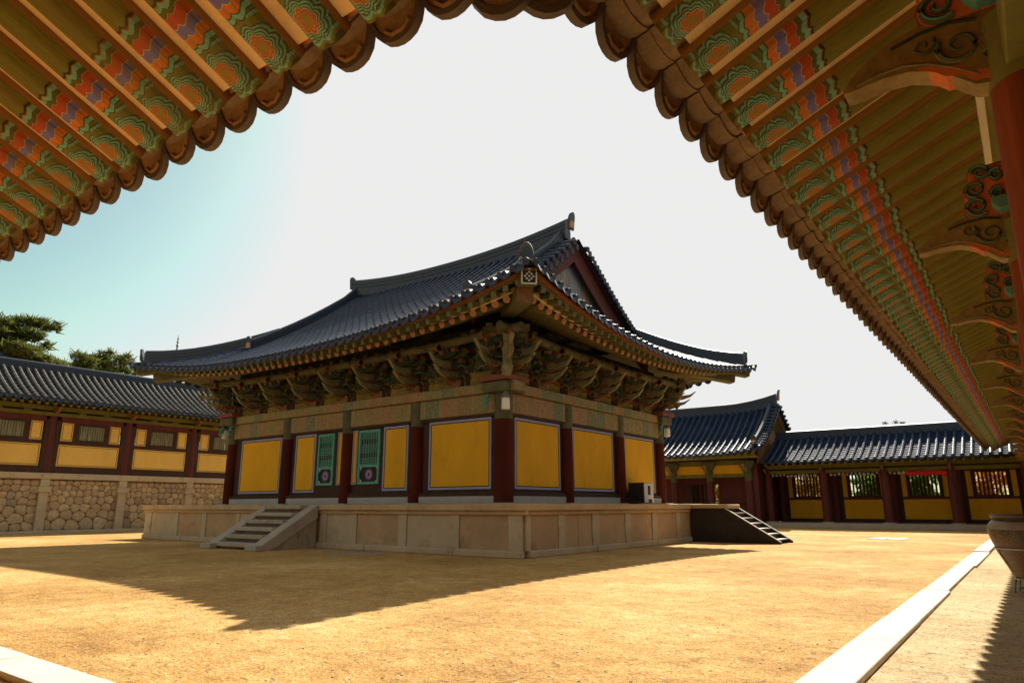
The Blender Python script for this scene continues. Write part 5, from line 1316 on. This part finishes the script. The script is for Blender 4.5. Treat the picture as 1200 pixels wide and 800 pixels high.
# gable end of another hall at the left edge
hs = thing('small_hall', 'tiled gable end of another hall at the left edge below the pine', 'hall', (-50, 9.5, 0))
MB().box(-3,3,-4.2,3.6,0,8.6).build('wall', M['whiteplaster'], hs)
MB().prism([(-4.9,9.4),(-4.6,9.0),(0,11.6),(3.9,9.3),(4.3,9.6),(0,12.2)], lambda y, z, t: V((t, y, z)), -3.6, 3.6).build('roof', M['tile_far'], hs, 0)
MB().prism([(-4.4,8.95),(4.0,8.9),(0,11.4)], lambda y, z, t: V((t, y, z)), 2.9, 3.0).build('gable_board', M['ochreblock'], hs, 0)

# ================================================================== LIGHT, SKY, CAMERA
sd = V((-.292, 1.135, 1.0)).normalized()
el = math.asin(sd.z); az = math.atan2(sd.x, sd.y)
su = bpy.data.lights.new('sun', 'SUN'); su.energy = 3.5; su.angle = R(.53); su.color = (1, .92, .76)
so = bpy.data.objects.new('sun', su); COL.objects.link(so); so.rotation_euler = (-sd).to_track_quat('-Z', 'Y').to_euler()
w = bpy.data.worlds.new('World'); scene.world = w; w.use_nodes = True; nt = w.node_tree
sky = nt.nodes.new('ShaderNodeTexSky'); sky.sky_type = 'NISHITA'; sky.sun_disc = False; sky.sun_elevation = el; sky.sun_rotation = az
sky.air_density = 1; sky.dust_density = 2.5; sky.ozone_density = 1
tn = nt.nodes.new('ShaderNodeMix'); tn.data_type = 'RGBA'; tn.blend_type = 'MULTIPLY'; tn.inputs[0].default_value = 1; tn.inputs[7].default_value = (.19, .193, .119, 1)
gm = nt.nodes.new('ShaderNodeGamma'); gm.inputs[1].default_value = 1.6
nt.links.new(sky.outputs[0], gm.inputs[0]); nt.links.new(gm.outputs[0], tn.inputs[6])
cl_ = nt.nodes.new('ShaderNodeMix'); cl_.data_type = 'RGBA'; cl_.blend_type = 'DARKEN'; cl_.inputs[0].default_value = 1; cl_.inputs[7].default_value = (2.13, 2.13, 2.12, 1)
lo_ = nt.nodes.new('ShaderNodeMix'); lo_.data_type = 'RGBA'; lo_.blend_type = 'LIGHTEN'; lo_.inputs[0].default_value = 1; lo_.inputs[7].default_value = (1.08, 1.12, .98, 1)
nt.links.new(tn.outputs[2], lo_.inputs[6]); nt.links.new(lo_.outputs[2], cl_.inputs[6]); nt.links.new(cl_.outputs[2], nt.nodes['Background'].inputs[0]); nt.nodes['Background'].inputs[1].default_value = .14

cam = bpy.data.cameras.new('camera'); co = bpy.data.objects.new('camera', cam); COL.objects.link(co); scene.camera = co
cam.sensor_fit = 'HORIZONTAL'; cam.sensor_width = 36; cam.lens = 36*806.5/1200; cam.clip_start = .02; cam.clip_end = 6000
yw, pt, rl = R(36.539), R(13.424), R(-.11)
fh = V((-math.sin(yw), math.cos(yw), 0)); rt = V((math.cos(yw), math.sin(yw), 0))
Fv = fh*math.cos(pt)+V((0,0,math.sin(pt))); Uv = -fh*math.sin(pt)+V((0,0,math.cos(pt)))
R2 = rt*math.cos(rl)+Uv*math.sin(rl); U2 = -rt*math.sin(rl)+Uv*math.cos(rl)
m = Matrix.Identity(4)
for k in range(3): m[k][0] = R2[k]; m[k][1] = U2[k]; m[k][2] = -Fv[k]
m[2][3] = 1.2; co.matrix_world = m
scene.view_settings.view_transform = 'Standard'; scene.view_settings.look = 'None'; scene.view_settings.gamma = 1; scene.view_settings.exposure = 1.5
scene.render.engine = 'CYCLES'; scene.cycles.max_bounces = 10; scene.cycles.diffuse_bounces = 6; scene.cycles.use_denoising = True
